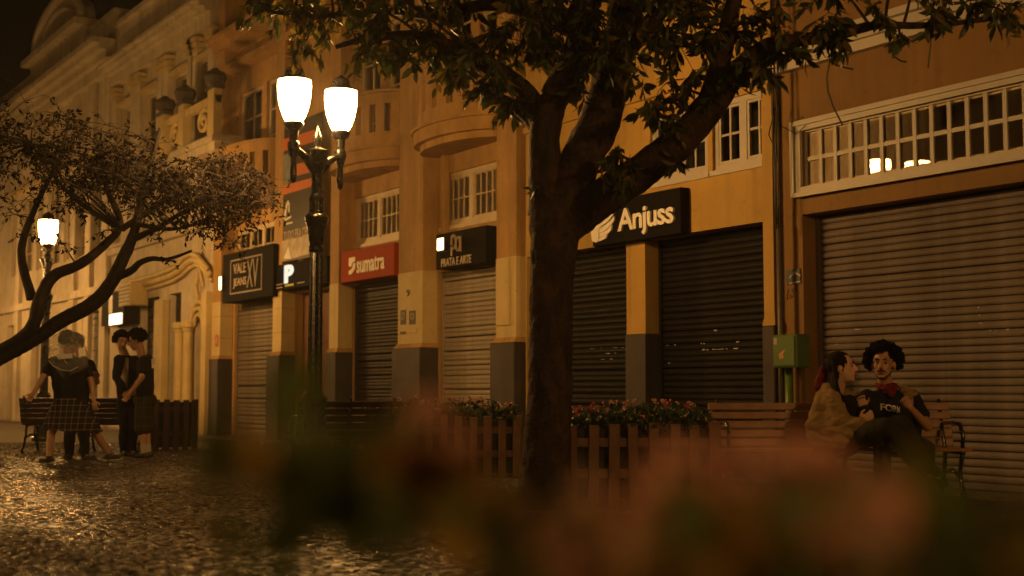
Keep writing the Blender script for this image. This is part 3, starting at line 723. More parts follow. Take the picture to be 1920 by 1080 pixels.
lettering('TUDO PRA CELULAR', S, FX(530,wf), FX(594,wf), FZ(560,446,wf), FZ(560,428,wf), wf+0.001, M_TANL, 0.02, 0.003, rot=0.0)
MB().fbox(FX(531,wf), FX(546,wf), wf+0.001, wf+0.003, FZ(531,420,wf)-0.03, FZ(531,420,wf)).build('white_rule', M_WHTL, S)

# --- VALE JEANS XV
wf = 0.10
a0, a1 = FX(416,wf), FX(511,wf); z0, z1 = FZ(416,569,wf), FZ(416,479,wf)
S = board('shop_sign', 'large black sign with thin outline reading VALE JEANS XV', a0, a1, z0, z1, WB+0.002, wf, M_BLK)
o0, o1, p0, p1 = FX(431,wf), FX(490,wf), FZ(431,553,wf), FZ(431,489,wf); q = 0.03
M_LIN = mat('dull_outline_paint', (0.22,0.17,0.12), 0.5, 0.1)
ol = MB(); ol.fbox(o0, o1, wf+0.001, wf+0.008, p0, p0+q); ol.fbox(o0, o1, wf+0.001, wf+0.008, p1-q, p1); ol.fbox(o0, o0+q, wf+0.001, wf+0.008, p0+q, p1-q); ol.fbox(o1-q, o1, wf+0.001, wf+0.008, p0+q, p1-q)
ol.build('outline', M_LIN, S)
lettering('VALE', S, FX(437,wf), FX(460,wf), FZ(437,515,wf), FZ(437,496,wf), wf+0.002, M_TANL, 0.006, 0.01)
lettering('JEANS', S, FX(437,wf), FX(461,wf), FZ(437,542,wf), FZ(437,523,wf), wf+0.002, M_TANL, 0.006, 0.01)
lettering('XV', S, FX(462,wf), FX(483,wf), FZ(462,540,wf), FZ(462,488,wf), wf+0.002, M_LIN, 0.0, 0.01)
flood('tiny lit wall light beside the VALE JEANS XV sign', 413, 531, 0.16, 0.05, 0.13)

# --- lit box sign on the pedimented building
wf = 0.35
a0, a1 = FX(190,wf), FX(232,wf); z0, z1 = FZ(190,612,wf), FZ(190,552,wf)
S = board('box_sign', 'dark projecting box sign with a glaring white lower panel by pale shutters', a0, a1, z0, z1, -0.04, wf, M_BLK)
M_BX = emit('lit_box_panel', (1.0,0.80,0.45), 3.0)
MB().fbox(FX(206,wf), FX(229,wf), wf+0.001, wf+0.02, FZ(206,610,wf), FZ(206,590,wf)).build('lit_panel', M_BX, S)
MB().fbox(FX(204,wf), FX(211,wf), wf+0.001, wf+0.01, FZ(206,588,wf), FZ(206,555,wf)).build('brown_stripe', M_DOOR, S)
# air conditioner box on the old building
p = fac(241, 552, 0.3)
S = thing('air_conditioner', 'cream air conditioner box on the wall over the dark projecting sign', 'air conditioner', (p.x, p.y, p.z))
MB().bev(-0.45, 0.45, -0.1, 0.34, -0.28, 0.28, 0.02).build('casing', M_CRM, S)
for k in range(5): MB().box(-0.38, 0.38, -0.115, -0.101, -0.2+k*0.09, -0.16+k*0.09).build('vent_slat', M_GRY, S)

# --- street name plate, graffiti, posters, small red notice
wf = 0.0
M_BLU = mat('dark_blue_enamel', (0.06,0.075,0.12), 0.4, 0.2, 8)
S = thing('street_plate', 'small blue and white plaque with gabled emblem over scrawled graffiti', 'plaque')
a0, a1 = FX(1477), FX(1503); z0, z1 = FZ(1477,534), FZ(1477,506)
MB().fbox(a0, a1, 0.002, 0.015, z0, z1).build('plate', M_BLU, S)
M_PPL = mat('pale_enamel_print', (0.42,0.40,0.36), 0.5, 0.1)
def QP(x, y): p = fac(x, y, 0.015); return (p.x, p.z)
poly_on(S, [QP(*p) for p in [(1480,519),(1490,508),(1501,515),(1501,519),(1490,513),(1480,523)]], 0.0155, M_PPL, 'roof_emblem', 0.002)
poly_on(S, [QP(*p) for p in [(1480,530),(1501,526),(1501,529),(1480,533)]], 0.0155, M_PPL, 'text_strip', 0.002)
M_INK = mat('black_spray_paint', (0.05,0.03,0.02), 0.6, 0.2)
S = thing('graffiti_tag', 'thin black scrawl reading LSI on the ochre wall under the plaque', 'graffiti')
for pts in ([(1479,543),(1476,562),(1484,558)], [(1489,541),(1485,545),(1489,551),(1486,557),(1482,553)], [(1492,534),(1494,548)]):
    MB().tube([(lambda q: (q.x, -0.002, q.z))(fac(x, y, 0.0)) for x, y in pts], 0.006, 4).build('stroke', M_INK, S)
M_PST = mat('pale_poster_paper', (0.40,0.33,0.24), 0.7, 0.3, 12); M_PSD = mat('dark_poster_print', (0.10,0.085,0.07), 0.7, 0.3, 12)
for i, (xa, xb, ya, yb, lab, pic) in enumerate(((751, 761, 582, 609, 'dark poster with a pale letter D on the plinthed pilaster', 'D'), (767, 779, 583, 609, 'dark poster with a pale round picture beside the letter D poster', 'o'))):
    S = thing('poster', lab, 'poster')
    MB().fbox(FX(xa,0.01), FX(xb,0.01), 0.0075, 0.011, FZ(xa,yb,0.01), FZ(xa,ya,0.01)).build('paper', M_PSD, S)
    lettering(pic, S, FX(xa+2,0.01), FX(xb-2,0.01), FZ(xa,yb-9,0.01), FZ(xa,ya+4,0.01), 0.0115, M_PST, 0.02, 0.001)
S = thing('notice_board', 'narrow pale notice strip under the two dark posters', 'notice')
MB().fbox(FX(751,0.01), FX(782,0.01), 0.0075, 0.014, FZ(751,626,0.01), FZ(751,617,0.01)).build('paper', M_CRM, S)
MB().fbox(FX(751,0.01), FX(762,0.01), 0.0142, 0.016, FZ(751,627,0.01), FZ(751,622,0.01)).build('dark_print', M_PSD, S)
S = thing('house_number', 'dark house number 9 on the pilaster over the two posters', 'house number')
lettering('9', S, FX(762,0.01), FX(768,0.01), FZ(762,556,0.01), FZ(762,543,0.01), 0.0065, M_INK, 0.02, 0.01)
S = thing('red_notice', 'tiny red framed notice on cream pilaster below the VALE JEANS XV sign', 'notice')
M_RN = mat('red_notice_enamel', (0.5,0.06,0.03), 0.5, 0.1)
MB().fbox(FX(405.5), FX(411), 0.0065, 0.02, FZ(406,650), FZ(406,628)).build('frame', M_RN, S)
MB().fbox(FX(406.8), FX(409.7), 0.0202, 0.022, FZ(406,645), FZ(406,633)).build('paper', M_PST, S)

# --- green meter cabinet, conduit, cables
M_GRN = mat('green_cabinet_paint', (0.075,0.14,0.025), 0.4, 0.2, 5, 0.05, 60, dark=(0.06,0.11,0.03), dscale=4, dth=(0.6,0.9))
p = fac(1449, 690, 0.30); q = fac(1494, 690, 0.30); zt = FZ(1449, 628, 0.30)
S = thing('utility_cabinet', 'green metal utility cabinet on the wall behind the slatted bench', 'cabinet')
MB().bev(p.x, q.x, -0.30, -0.102, p.z, zt, 0.012).build('casing', M_GRN, S)
MB().bev(p.x+0.02, q.x-0.02, -0.312, -0.301, p.z+0.02, zt-0.02, 0.004).build('door', M_GRN, S)
MB().fbox(p.x+0.03, p.x+0.075, 0.3125, 0.3135, zt-0.10, zt-0.035).build('sticker', M_PST, S)
poly_on(S, [(p.x+0.10,zt-0.20),(p.x+0.15,zt-0.17),(p.x+0.20,zt-0.15),(p.x+0.16,zt-0.20),(p.x+0.17,zt-0.24),(p.x+0.11,zt-0.25)], 0.3125, mat('torn_sticker', (0.5,0.25,0.13), 0.7), 'sticker', 0.001)
M_PIPE = mat('grey_conduit', (0.10,0.085,0.07), 0.5, 0.2)
S = thing('wall_conduit', 'dark vertical conduit with loose cables between yellow and ochre walls', 'conduit')
cxx = FX(1462, 0.16)
MB().tube([(cxx,-0.15,0.0),(cxx,-0.15,FZ(1462,420,0.15))], 0.03, 8).build('pipe', M_PIPE, S, smooth=True)
MB().tube([(cxx+0.10,-0.14,0.0),(cxx+0.10,-0.14,p.z-0.001)], 0.045, 8).build('pipe', M_GRN, S, smooth=True)
M_CAB = mat('black_cable', (0.02,0.018,0.016), 0.5, 0.1)
for k in range(5):
    pts = []
    for i in range(15):
        t = i/14; zz = FZ(1462,430,0.15) + t*3.2
        pts.append((cxx + 0.03*math.sin(t*5+k*1.7) + (k-2)*0.016, -0.15-0.01*k + 0.02*math.sin(t*7+k), zz))
    MB().tube(pts, 0.008, 5).build('cable', M_CAB, S, smooth=True)
lp = [(cxx-0.02,-0.16,FZ(1462,280,0.15)), (cxx-0.12,-0.16,FZ(1455,250,0.15)), (cxx-0.02,-0.16,FZ(1462,200,0.15))]
MB().tube(lp, 0.007, 5).build('cable', M_CAB, S)
MB().tube([(cxx+0.03,-0.16,FZ(1468,235,0.1)),(cxx+0.18,-0.06,FZ(1468,255,0.1)),(cxx+0.3,-0.05,FZ(1468,243,0.1)),(cxx+0.27,-0.05,FZ(1468,225,0.1)),(cxx+0.12,-0.06,FZ(1468,232,0.1))], 0.005, 5).build('cable', M_CAB, S)

# ================================================================== street lamps
def lamp_proto(label):
    L = thing('street_lamp', label, 'street lamp', (0,0,0), 0, 'twin globe street lamps')
    b = MB()
    b.lathe([(0.200,0),(0.200,0.06),(0.163,0.10),(0.148,0.35),(0.163,0.38),(0.163,0.42),(0.118,0.48),(0.107,0.75),(0.126,0.78),(0.126,0.84),(0.089,0.90)], n=16)
    b.build('base', M_IRON, L)
    b = MB(); b.lathe([(0.074,0.90),(0.072,1.6),(0.065,2.30)], n=24, flute=0.12, fn=1); b.build('shaft', M_IRON, L)
    b = MB(); b.lathe([(0.067,2.30),(0.078,2.32),(0.078,2.36),(0.067,2.38),(0.078,2.42),(0.092,2.55),(0.115,2.62),(0.122,2.66),(0.104,2.69),(0.081,2.70),(0.085,2.74),(0.074,2.80),(0.085,2.84),(0.074,2.87),(0.058,2.90)], n=24); shade_auto(b.build('collar', M_IRON, L), 40)
    b = MB(); b.lathe([(0.058,2.90),(0.056,3.02),(0.063,3.12),(0.089,3.22),(0.118,3.30),(0.126,3.34),(0.074,3.36),(0.037,3.38),(0.033,3.42),(0.048,3.46),(0.037,3.50),(0.015,3.56),(0.006,3.60)], n=20); shade_auto(b.build('bracket', M_IRON, L), 40)
    for s in (-1, 1):
        y = s*0.31
        a = MB(); a.tube([(0,s*0.03,3.14),(0,s*0.14,3.25),(0,s*0.25,3.31),(0,s*0.31,3.32)], [0.055,0.045,0.036,0.04], 10)
        arm = a.build('arm', M_IRON, L, smooth=True)
        d_ = MB(); d_.lathe([(0.012,2.98),(0.028,3.0),(0.034,3.06),(0.03,3.22),(0.05,3.28),(0.062,3.32),(0.062,3.38),(0.045,3.40),(0.05,3.50),(0.085,3.53),(0.10,3.56),(0.10,3.585),(0.075,3.60)], (0,y,0), 16)
        shade_auto(d_.build('lamp_holder', M_IRON, L), 40)
        g = MB(); g.lathe([(0.085,3.60),(0.115,3.66),(0.145,3.75),(0.164,3.86),(0.168,3.95),(0.166,4.005)], (0,y,0), 28)
        g.build('globe', M_LAMP, L, smooth=True)
        r = MB(); r.lathe([(0.165,4.006),(0.176,4.008),(0.176,4.022),(0.165,4.026)], (0,y,0), 28); r.build('globe_rim', M_IRON, L)
        c = MB(); c.lathe([(0.150,4.027),(0.125,4.04),(0.105,4.06),(0.098,4.10),(0.085,4.13),(0.045,4.155),(0.025,4.165),(0.012,4.18)], (0,y,0), 20); shade_auto(c.build('cap', M_IRON, L), 40)
    return L
lp0 = dep(590, 735, 13.4); lp1 = dep(82, 735, 24.4)
LA = lamp_proto('black twin globe street lamp in front of the sumatra sign')
LA.location = (lp0.x, lp0.y, 0); LA.rotation_euler = (0, 0, R(16))
sp = lp0.x - lp1.x
LB = copy_tree(LA); LB.location = (lp1.x, lp1.y, 0); LB.rotation_euler = (0, 0, math.atan2(lp1.y-CAMP.y, lp1.x-CAMP.x) - math.pi/2); LB['label'] = 'lit twin globe street lamp beyond the low dark tree'
for xx, yy, lab in ((-37.0, -3.6, 'street lamp past the low dark tree outside the pale shutters'),
                    (-44.0, -3.6, 'farthest street lamp of the row along the pedimented building'), (0.2, lp0.y, 'street lamp past the end of the long bench'), (-20.0, -13.0, 'added unseen street lamp across the paving lighting the bowed balconies'), (-32.0, -13.0, 'added unseen street lamp across the paving brightening the old ornate building'), (2.2, -17.0, 'added fill street lamp behind the viewpoint for the near flowers')):  # lamps across the paving and behind the view are added, unseen fill light
    LE = copy_tree(LA); LE.location = (xx, yy, 0); LE['label'] = lab

# ================================================================== trees
M_BARK = mat('dark_wet_bark', (0.060,0.032,0.022), 0.8, 0.7, 9, 1.0, 30, spec=0.2, dark=(0.014,0.011,0.010), dscale=5, dth=(0.42,0.62))
M_BARK2 = mat('black_wet_bark', (0.03,0.022,0.018), 0.7, 0.4, 7, 0.7, 26)
M_LEAF = mat('dark_green_leaf', (0.045,0.062,0.018), 0.5, 0.5, 2.5, trans=0.30)
M_LEAFY = mat('yellowing_leaf', (0.15,0.11,0.02), 0.5, 0.5, 2.5, trans=0.40)
M_LEAFR = mat('rusty_small_leaf', (0.018,0.008,0.006), 0.9, 0.5, 3, spec=0.05, trans=0.2)
M_LEAFD = mat('blackish_small_leaf', (0.010,0.010,0.005), 0.9, 0.5, 3, spec=0.05, trans=0.2)
LEAF_V = [(0,0,0),(0.16,0.30,0.025),(0.17,0.62,0.02),(0,1.0,-0.10),(-0.17,0.62,0.02),(-0.16,0.30,0.025),(0,0.35,-0.02),(0,0.68,-0.03)]
LEAF_F = [(0,1,6),(1,2,7,6),(2,3,7),(0,6,5),(6,7,4,5),(7,3,4)]
def leaf_matrix(p, d, size, rg):
    d = d.normalized(); side = d.cross(Vector((rg.gauss(0,1), rg.gauss(0,1), rg.gauss(0,1.0))))
    if side.length < 1e-3: side = Vector((1,0,0))
    side.normalize(); up = side.cross(d)
    return Matrix(((side.x, d.x, up.x, 0), (side.y, d.y, up.y, 0), (side.z, d.z, up.z, 0), (0,0,0,1))), p, size
def limb(path, rg, seg=5):
    """px path (x, y, Z, width px) -> smooth points and radii"""
    P = [dep(x, y, Z) for x, y, Z, w_ in path]; Rr = [w_/2*Z/FPX for x, y, Z, w_ in path]
    pts, rad = [], []
    for i in range(len(P)-1):
        p0, p1, p2, p3 = P[max(i-1,0)], P[i], P[i+1], P[min(i+2,len(P)-1)]
        for k in range(seg):
            t = k/seg
            q = 0.5*((2*p1) + (p2-p0)*t + (2*p0-5*p1+4*p2-p3)*t*t + (3*p1-p0-3*p2+p3)*t**3)
            pts.append(q); rad.append(Rr[i]*(1-t) + Rr[i+1]*t)
    pts.append(P[-1]); rad.append(Rr[-1])
    return pts, rad
def bark_tube(mb, pts, rad, n, amp):
    o = len(mb.v); mb.tube(pts, rad, n)
    for i in range(o, len(mb.v)):
        j = (i-o)//n
        c = pts[j]; v = Vector(mb.v[i]); d_ = v-c
        k = 1 + amp*(noise.noise(v*5.0) + 0.5*noise.noise(v*14.0)) + amp*0.9*noise.noise(Vector((v.x*30, v.y*30, v.z*7)))
        mb.v[i] = tuple(c + d_*k)
def build_tree(label, paths, clumps, rg, bark, leafmats, lsize, lpc, twig_r, nsingle, droop=0.5, frame_only=None, base=None):
    T = thing('tree', label, 'tree', base or (0,0,0))
    allp = []
    def loc(mb):
        if base: mb.v = [(v[0]-base[0], v[1]-base[1], v[2]-base[2]) for v in mb.v]
        return mb
    for k, path in enumerate(paths):
        pts, rad = limb(path, rg, 16 if k == 0 else 9); allp += [(p, r) for p, r in zip(pts, rad)]
        mb = MB(); bark_tube(mb, pts, rad, 44 if k == 0 else 20, 0.085)
        shade_auto(loc(mb).build('trunk' if k == 0 else 'limb', bark, T), 60)
    tw = MB(); L = [[] for _ in leafmats]
    for (x, y, Z, rpx, dens) in clumps:
        c = dep(x, y, Z); r = rpx*Z/FPX
        near_ = min(allp, key=lambda q: (q[0]-c).length - 0.3*q[1])
        a = near_[0]; m_ = (a+c)/2 + Vector((rg.gauss(0,0.05), rg.gauss(0,0.05), 0.12*(c-a).length))
        ptsb = []
        for i in range(7):
            t = i/6; ptsb.append(a*(1-t)**2 + m_*2*t*(1-t) + c*t*t)
        tw.tube(ptsb, [max(twig_r*0.9, twig_r*(2.6-2*i/6)) for i in range(7)], 5)
        nt_ = max(3, int((7 if lsize > 0.1 else 11)*dens))
        for k in range(nt_):
            st = ptsb[rg.choice((3,4,5,6))]
            d_ = Vector((rg.gauss(0,1), rg.gauss(0,1), rg.gauss(-0.1,0.75))).normalized()
            ln = r*rg.uniform(0.5,1.25); e_ = st + d_*ln + Vector((0,0,-droop*ln*0.3)); mid = st + d_*ln*0.5 + Vector((rg.gauss(0,0.02),rg.gauss(0,0.02),0.03))
            tw.tube([st, mid, e_], [twig_r*0.8, twig_r*0.6, twig_r*0.3], 4)
            for q in range(max(1, int(lpc*dens*ln/(r+1e-6)*rg.uniform(0.6,1.3)/nt_))):
                t = rg.uniform(0.25, 1.05); p = st*(1-t)**2 + mid*2*t*(1-t) + e_*t*t
                dl = (d_*0.5 + Vector((rg.gauss(0,0.6), rg.gauss(0,0.6), -droop + rg.gauss(0,0.45))))
                L[rg.choices(range(len(leafmats)), [m_[1] for m_ in leafmats])[0]].append(leaf_matrix(p, dl, lsize*rg.uniform(0.45,1.35), rg))
    loc(tw).build('twig_mass', bark, T, recalc=False)['kind'] = 'stuff'
    mb = MB(); singles = []
    for k, lst in enumerate(L):
        for M, p, s in lst:
            d_ = p - CAMP; z = d_.dot(CF); px_, py_ = CX + FPX*d_.dot(RT)/z, CY - FPX*d_.dot(CU)/z
            if len(singles) < nsingle and 20 < px_ < 1900 and 40 < py_ < 480 and rg.random() < 0.25:
                singles.append((M, p, s, k)); continue
            mb.add([p + M.to_3x3() @ Vector(v)*s for v in LEAF_V], LEAF_F, k)
    cr = loc(mb).build('crown', [m_[0] for m_ in leafmats], T, recalc=False); cr['kind'] = 'stuff'
    me = {}
    for M, p, s, k in singles:
        if k not in me:
            o = MB().add(LEAF_V, LEAF_F).build('leaf', leafmats[k][0], cr, recalc=False); me[k] = o.data
        else: o = link('leaf', me[k], cr)
        o.matrix_local = Matrix.Translation(p - Vector(base or (0,0,0))) @ M @ Matrix.Scale(s, 4)
    return T
rg = random.Random(11)
TZ = 10.5
tb = gnd(1026, 949)
paths = [
  [(1022,965,TZ,130),(1024,900,TZ,100),(1028,800,TZ,86),(1032,650,TZ,80),(1034,520,TZ,83),(1040,430,TZ,94),(1042,370,TZ,100)],
  [(1030,400,TZ,80),(1024,320,TZ,64),(1022,250,TZ,58),(1040,180,TZ,56),(1075,110,TZ-0.1,52),(1100,20,TZ-0.2,46),(1110,-120,TZ-0.3,36),(1100,-320,TZ-0.2,20)],
  [(1055,400,TZ,88),(1085,310,TZ,80),(1125,225,TZ+0.1,78),(1150,130,TZ+0.2,72),(1175,20,TZ+0.3,60),(1200,-140,TZ+0.4,42),(1230,-330,TZ+0.5,22)],
  [(1060,420,TZ,78),(1120,378,TZ-0.1,74),(1190,330,TZ-0.2,68),(1260,278,TZ-0.3,66),(1320,215,TZ-0.4,62),(1370,150,TZ-0.5,50),(1430,95,TZ-0.6,38),(1490,76,TZ-0.6,28),(1560,68,TZ-0.6,22),(1640,48,TZ-0.6,17),(1720,48,TZ-0.6,13),(1800,42,TZ-0.5,10),(1900,30,TZ-0.4,7)],
  [(1022,250,TZ,44),(990,180,TZ+0.1,40),(930,130,TZ+0.2,34),(860,95,TZ+0.4,28),(780,68,TZ+0.6,22),(700,70,TZ+0.8,14),(630,88,TZ+0.9,9)],
  [(1090,60,TZ,44),(1010,25,TZ+0.3,34),(920,8,TZ+0.4,26),(820,28,TZ+0.6,20),(720,20,TZ+0.8,14),(600,30,TZ+1.0,10),(500,20,TZ+1.1,6)],
  [(1325,205,TZ-0.4,46),(1350,120,TZ-0.5,40),(1370,30,TZ-0.6,32),(1400,-90,TZ-0.6,24),(1450,-230,TZ-0.5,14)],
  [(1160,110,TZ+0.2,40),(1230,30,TZ+0.3,34),(1290,-60,TZ+0.4,24),(1340,-180,TZ+0.5,14)],
  [(1020,255,TZ,30),(965,200,TZ+0.2,20),(905,165,TZ+0.3,12)],
  [(1120,378,TZ-0.1,24),(1160,340,TZ-0.4,16),(1180,300,TZ-0.5,9)],
]
cl = [(520,25,11.5,55,1.0),(575,75,11.5,42,1.0),(600,35,11.3,55,1.0),(660,60,11.3,50,.9),(690,112,11.2,32,.5),(730,35,11.2,55,1),(790,60,11,55,1.1),(770,105,11,32,.7),(850,40,10.9,65,1.2),(880,100,10.8,52,1.1),(855,135,10.8,30,.6),(930,60,10.7,65,1.2),(930,140,10.6,52,1.3),(955,185,10.6,46,1.3),(900,150,10.7,36,.9),(1000,80,10.5,60,1.2),(1020,35,10.3,75,1.3),(1080,60,10.2,75,1.3),(1095,170,10.2,36,.8),(1150,50,10.1,85,1.4),(1190,130,10.1,55,1.1),(1230,60,10,85,1.4),(1250,155,10,45,.9),(1235,225,9.9,36,.8),(1160,275,10,34,1.0),(1185,325,9.9,32,1.1),(1130,330,10,30,.8),(1300,50,10,85,1.4),(1320,130,9.9,60,1.1),(1350,195,9.8,30,.5),(1380,60,9.8,75,1.3),(1405,120,9.7,48,1.0),(1450,45,9.7,65,1.2),(1480,105,9.7,30,.7),(1540,35,9.7,50,1.0),(1580,70,9.7,28,.8),(1650,15,9.7,40,.8),(1692,80,9.7,14,.4),(1760,10,9.8,40,.7),(1830,5,9.9,40,.8),(1890,10,9.9,40,.8),(1000,352,10.4,10,.5),(1282,325,9.9,12,.5),(560,10,11.4,50,.9),(640,5,11.4,60,1.1),(480,10,11.6,25,.5),(1030,110,10.4,44,1.0),(1130,110,10,60,1.2),(1210,190,9.9,40,.9),(1440,150,9.7,30,.7)]
for k in range(75):
    cl.append((rg.uniform(480,1750), rg.uniform(-420,-20), rg.uniform(8.4,12.6), rg.uniform(50,95), rg.uniform(.9,1.4)))
for k in range(30):
    cl.append((rg.uniform(620,1500), rg.uniform(-40,110), rg.uniform(9.6,11.6), rg.uniform(45,75), rg.uniform(.8,1.2)))
MT = build_tree('big leafy street tree with forked trunk before the black shutters', paths, cl, rg, M_BARK, [(M_LEAF, 5), (M_LEAFY, 2)], 0.120, 92, 0.0055, 280, 0.8, base=(tb.x, tb.y, 0))
# dangling bare twigs under the long limb
tg = MB()
for pts in ([(1552,90),(1556,115),(1550,145),(1552,170),(1562,200),(1580,235)], [(1740,40),(1745,80),(1740,128)], [(1668,90),(1675,105),(1690,115),(1700,116)], [(1556,115),(1575,125),(1600,130)]):
    tg.tube([dep(x, y, 9.85) - Vector((tb.x,tb.y,0)) for x, y in pts], 0.006, 4)
tg.build('hanging_twig', M_BARK2, MT)['kind'] = 'stuff'

ZL = 14.5
lb = dep(-190, 735, ZL)
paths = [
  [(-190,890,ZL,66),(-140,790,ZL,54),(-60,705,ZL,46),(30,655,ZL,38),(70,632,ZL,36),(115,602,ZL,38),(170,572,ZL,38),(205,535,ZL,36),(228,490,ZL,32),(250,440,ZL,26),(262,390,ZL,20),(280,320,ZL,13),(300,240,ZL,7)],
  [(-140,790,ZL,50),(-40,690,ZL+.1,40),(40,635,ZL+.2,34),(64,605,ZL+.2,33),(75,560,ZL+.2,32),(100,518,ZL+.3,30),(150,495,ZL+.3,26),(195,460,ZL+.4,22),(225,420,ZL+.4,18),(200,350,ZL+.5,14),(190,280,ZL+.5,9)],
  [(215,520,ZL,24),(245,508,ZL-.1,20),(262,493,ZL-.2,16),(285,485,ZL-.2,13),(315,486,ZL-.3,10),(360,470,ZL-.3,6)],
  [(245,450,ZL,20),(290,430,ZL-.1,15),(340,400,ZL-.2,11),(400,370,ZL-.3,8),(470,340,ZL-.4,5)],
  [(228,430,ZL,18),(300,380,ZL,13),(360,320,ZL,9),(430,290,ZL,6)],
  [(60,560,ZL+.3,26),(40,470,ZL+.4,20),(70,380,ZL+.5,15),(110,300,ZL+.5,10),(130,220,ZL+.5,6)],
  [(225,430,ZL+.3,16),(150,380,ZL+.4,12),(100,330,ZL+.4,8),(60,270,ZL+.5,5)],
  [(255,420,ZL,14),(320,430,ZL-.3,9),(380,420,ZL-.4,6),(420,440,ZL-.5,4)],
  [(-60,705,ZL,36),(-80,600,ZL,30),(-60,450,ZL,20),(-40,300,ZL,10)],
]
paths = [[(x, y, z, w_*0.74) for x, y, z, w_ in p_] for p_ in paths]
cl = []
for k in range(190):
    x = rg.uniform(-90, 505)
    top = 188 + max(0, x-60)*0.30; bot = (425 if x < 330 else 425 + (x-330)*0.10) + 38*noise.noise(Vector((x*0.018, 3.3, 0)))
    y = rg.triangular(top, bot, (top+bot)/2 - 10)
    cl.append((x, y, ZL + rg.uniform(-1.2, 1.0), rg.uniform(28,55), rg.uniform(0.8,1.5)))
cl += [(120,455,ZL+.2,30,.7),(60,440,ZL+.2,34,.8),(180,440,ZL,30,.7),(300,455,ZL-.3,26,.7),(420,455,ZL-.4,26,1.0),(450,470,ZL-.5,22,.9),(380,440,ZL-.5,30,1.4),(345,420,ZL-.4,30,1.2),(470,410,ZL-.5,26,.8),(320,500,ZL-.3,12,.5),(500,330,ZL-.5,30,.7),(420,300,ZL-.3,40,.9)]
build_tree('low spreading dark tree with fine rusty twigs beside the standing people', paths, cl, rg, M_BARK2, [(M_LEAFR, 5), (M_LEAFD, 4)], 0.058, 66, 0.0042, 120, 0.35, base=(lb.x, lb.y, 0))

# ================================================================== benches, planters
def bench(label, loc, rz, length, wood, nslat=5, wid0=0.062):
    B = thing('park_bench', label, 'bench', loc, rz)
    hl = length/2
    sl = None
    def slat(y0, z0, ang, wid=wid0, th=0.028):
        nonlocal sl
        if sl is None: o = MB().bev(-hl, hl, -th/2, th/2, -wid/2, wid/2, 0.005).build('slat', wood, B); sl = o.data
        else: o = link('slat', sl, B)
        o.location = (0, y0, z0); o.rotation_euler = (ang, 0, 0)
    for k in range(nslat): slat(0.16 + 0.022*k, 0.475 + k*0.075, R(-16))
    for k in range(5): slat(-0.30 + k*0.098, 0.435 - 0.004*k, R(90+2))
    for x in (-hl+0.08, 0.0, hl-0.08):
        f = MB()
        f.tube([(x,0.30,0.0),(x,0.24,0.10),(x,0.16,0.25),(x,0.13,0.41),(x,0.19,0.58),(x,0.275,0.84)], [0.024,0.022,0.02,0.02,0.018,0.016], 6)
        f.tube([(x,-0.34,0.0),(x,-0.30,0.10),(x,-0.23,0.22),(x,-0.27,0.34),(x,-0.31,0.40)], [0.024,0.022,0.02,0.02,0.018], 6)
        f.tube([(x,-0.33,0.41),(x,0.0,0.405),(x,0.15,0.40)], 0.018, 6); f.tube([(x,-0.24,0.2),(x,-0.05,0.27),(x,0.15,0.22)], 0.014, 6)
        f.build('iron_leg_frame', M_IRON, B, smooth=True)
        if x != 0.0:
            MB().tube([(x,-0.30,0.41),(x,-0.33,0.55),(x,-0.26,0.64),(x,-0.05,0.65),(x,0.21,0.63)], 0.017, 6).build('armrest', M_IRON, B, smooth=True)
    return B
M_SOIL = mat('planter_soil', (0.03,0.02,0.014), 0.9, 0.4, 12, 0.5, 30)
M_PIN = mat('dark_planter_liner', (0.014,0.012,0.01), 0.8, 0.3)
def planter(label, loc, rz, wx, wy, h, wood, pitch=0.155, pw=0.085):
    P = thing('wooden_planter', label, 'planter', loc, rz); hx, hy = wx/2, wy/2
    MB().box(-hx+0.05, hx-0.05, -hy+0.05, hy-0.05, 0.05, h-0.05).build('liner', M_PIN, P)
    MB().box(-hx+0.052, hx-0.052, -hy+0.052, hy-0.052, h-0.0499, h-0.035).build('soil', M_SOIL, P)
    pk = None
    def plank(x, y, rot):
        nonlocal pk
        if pk is None: o = MB().bev(-pw/2, pw/2, -0.012, 0.012, 0.0, h, 0.004).build('plank', wood, P); pk = o.data
        else: o = link('plank', pk, P)
        o.location = (x, y, random.uniform(-0.012, 0.016)); o.rotation_euler = (random.uniform(-0.012,0.012), random.uniform(-0.018,0.018), rot); o.scale = (random.uniform(0.93,1.06),1,1)
    n = max(2, int(wx/pitch))
    for i in range(n+1):
        x = -hx + pw/2 + (wx-pw)*i/n; plank(x, -hy-0.013, 0); plank(x, hy+0.013, 0)
    n = max(2, int(wy/pitch))
    for i in range(1, n):
        y = -hy + wy*i/n; plank(-hx-0.013, y, R(90)); plank(hx+0.013, y, R(90))
    for z in (0.22, h-0.18):
        MB().box(-hx+0.002, hx-0.002, -hy, -hy+0.03, z, z+0.07).build('rail', wood, P); MB().box(-hx+0.002, hx-0.002, hy-0.03, hy, z, z+0.07).build('rail', wood, P)
    return P
M_FLG = mat('flower_foliage', (0.035,0.06,0.02), 0.5, 0.4, 6, trans=0.25)
M_FLP = mat('pink_petal', (0.55,0.16,0.16), 0.5, 0.25, 6, trans=0.3)
M_FLW = mat('pale_pink_petal', (0.62,0.36,0.30), 0.5, 0.2, 6, trans=0.3)
M_FLR = mat('red_petal', (0.5,0.05,0.06), 0.5, 0.2, 6, trans=0.3)
DISC = [(math.cos(6.283*i/7)*(0.5 if i % 2 else 0.46), math.sin(6.283*i/7)*0.5, 0.05*math.sin(i*2.3)) for i in range(7)]
def disc(mb, p, nrm, s, mi, rg):
    q = nrm.to_track_quat('Z', 'Y').to_matrix() @ Matrix.Rotation(rg.uniform(0,6.28), 3, 'Z')
    mb.add([p + q @ Vector(v)*s for v in DISC] , [(0,1,2,3,4,5,6)], mi)
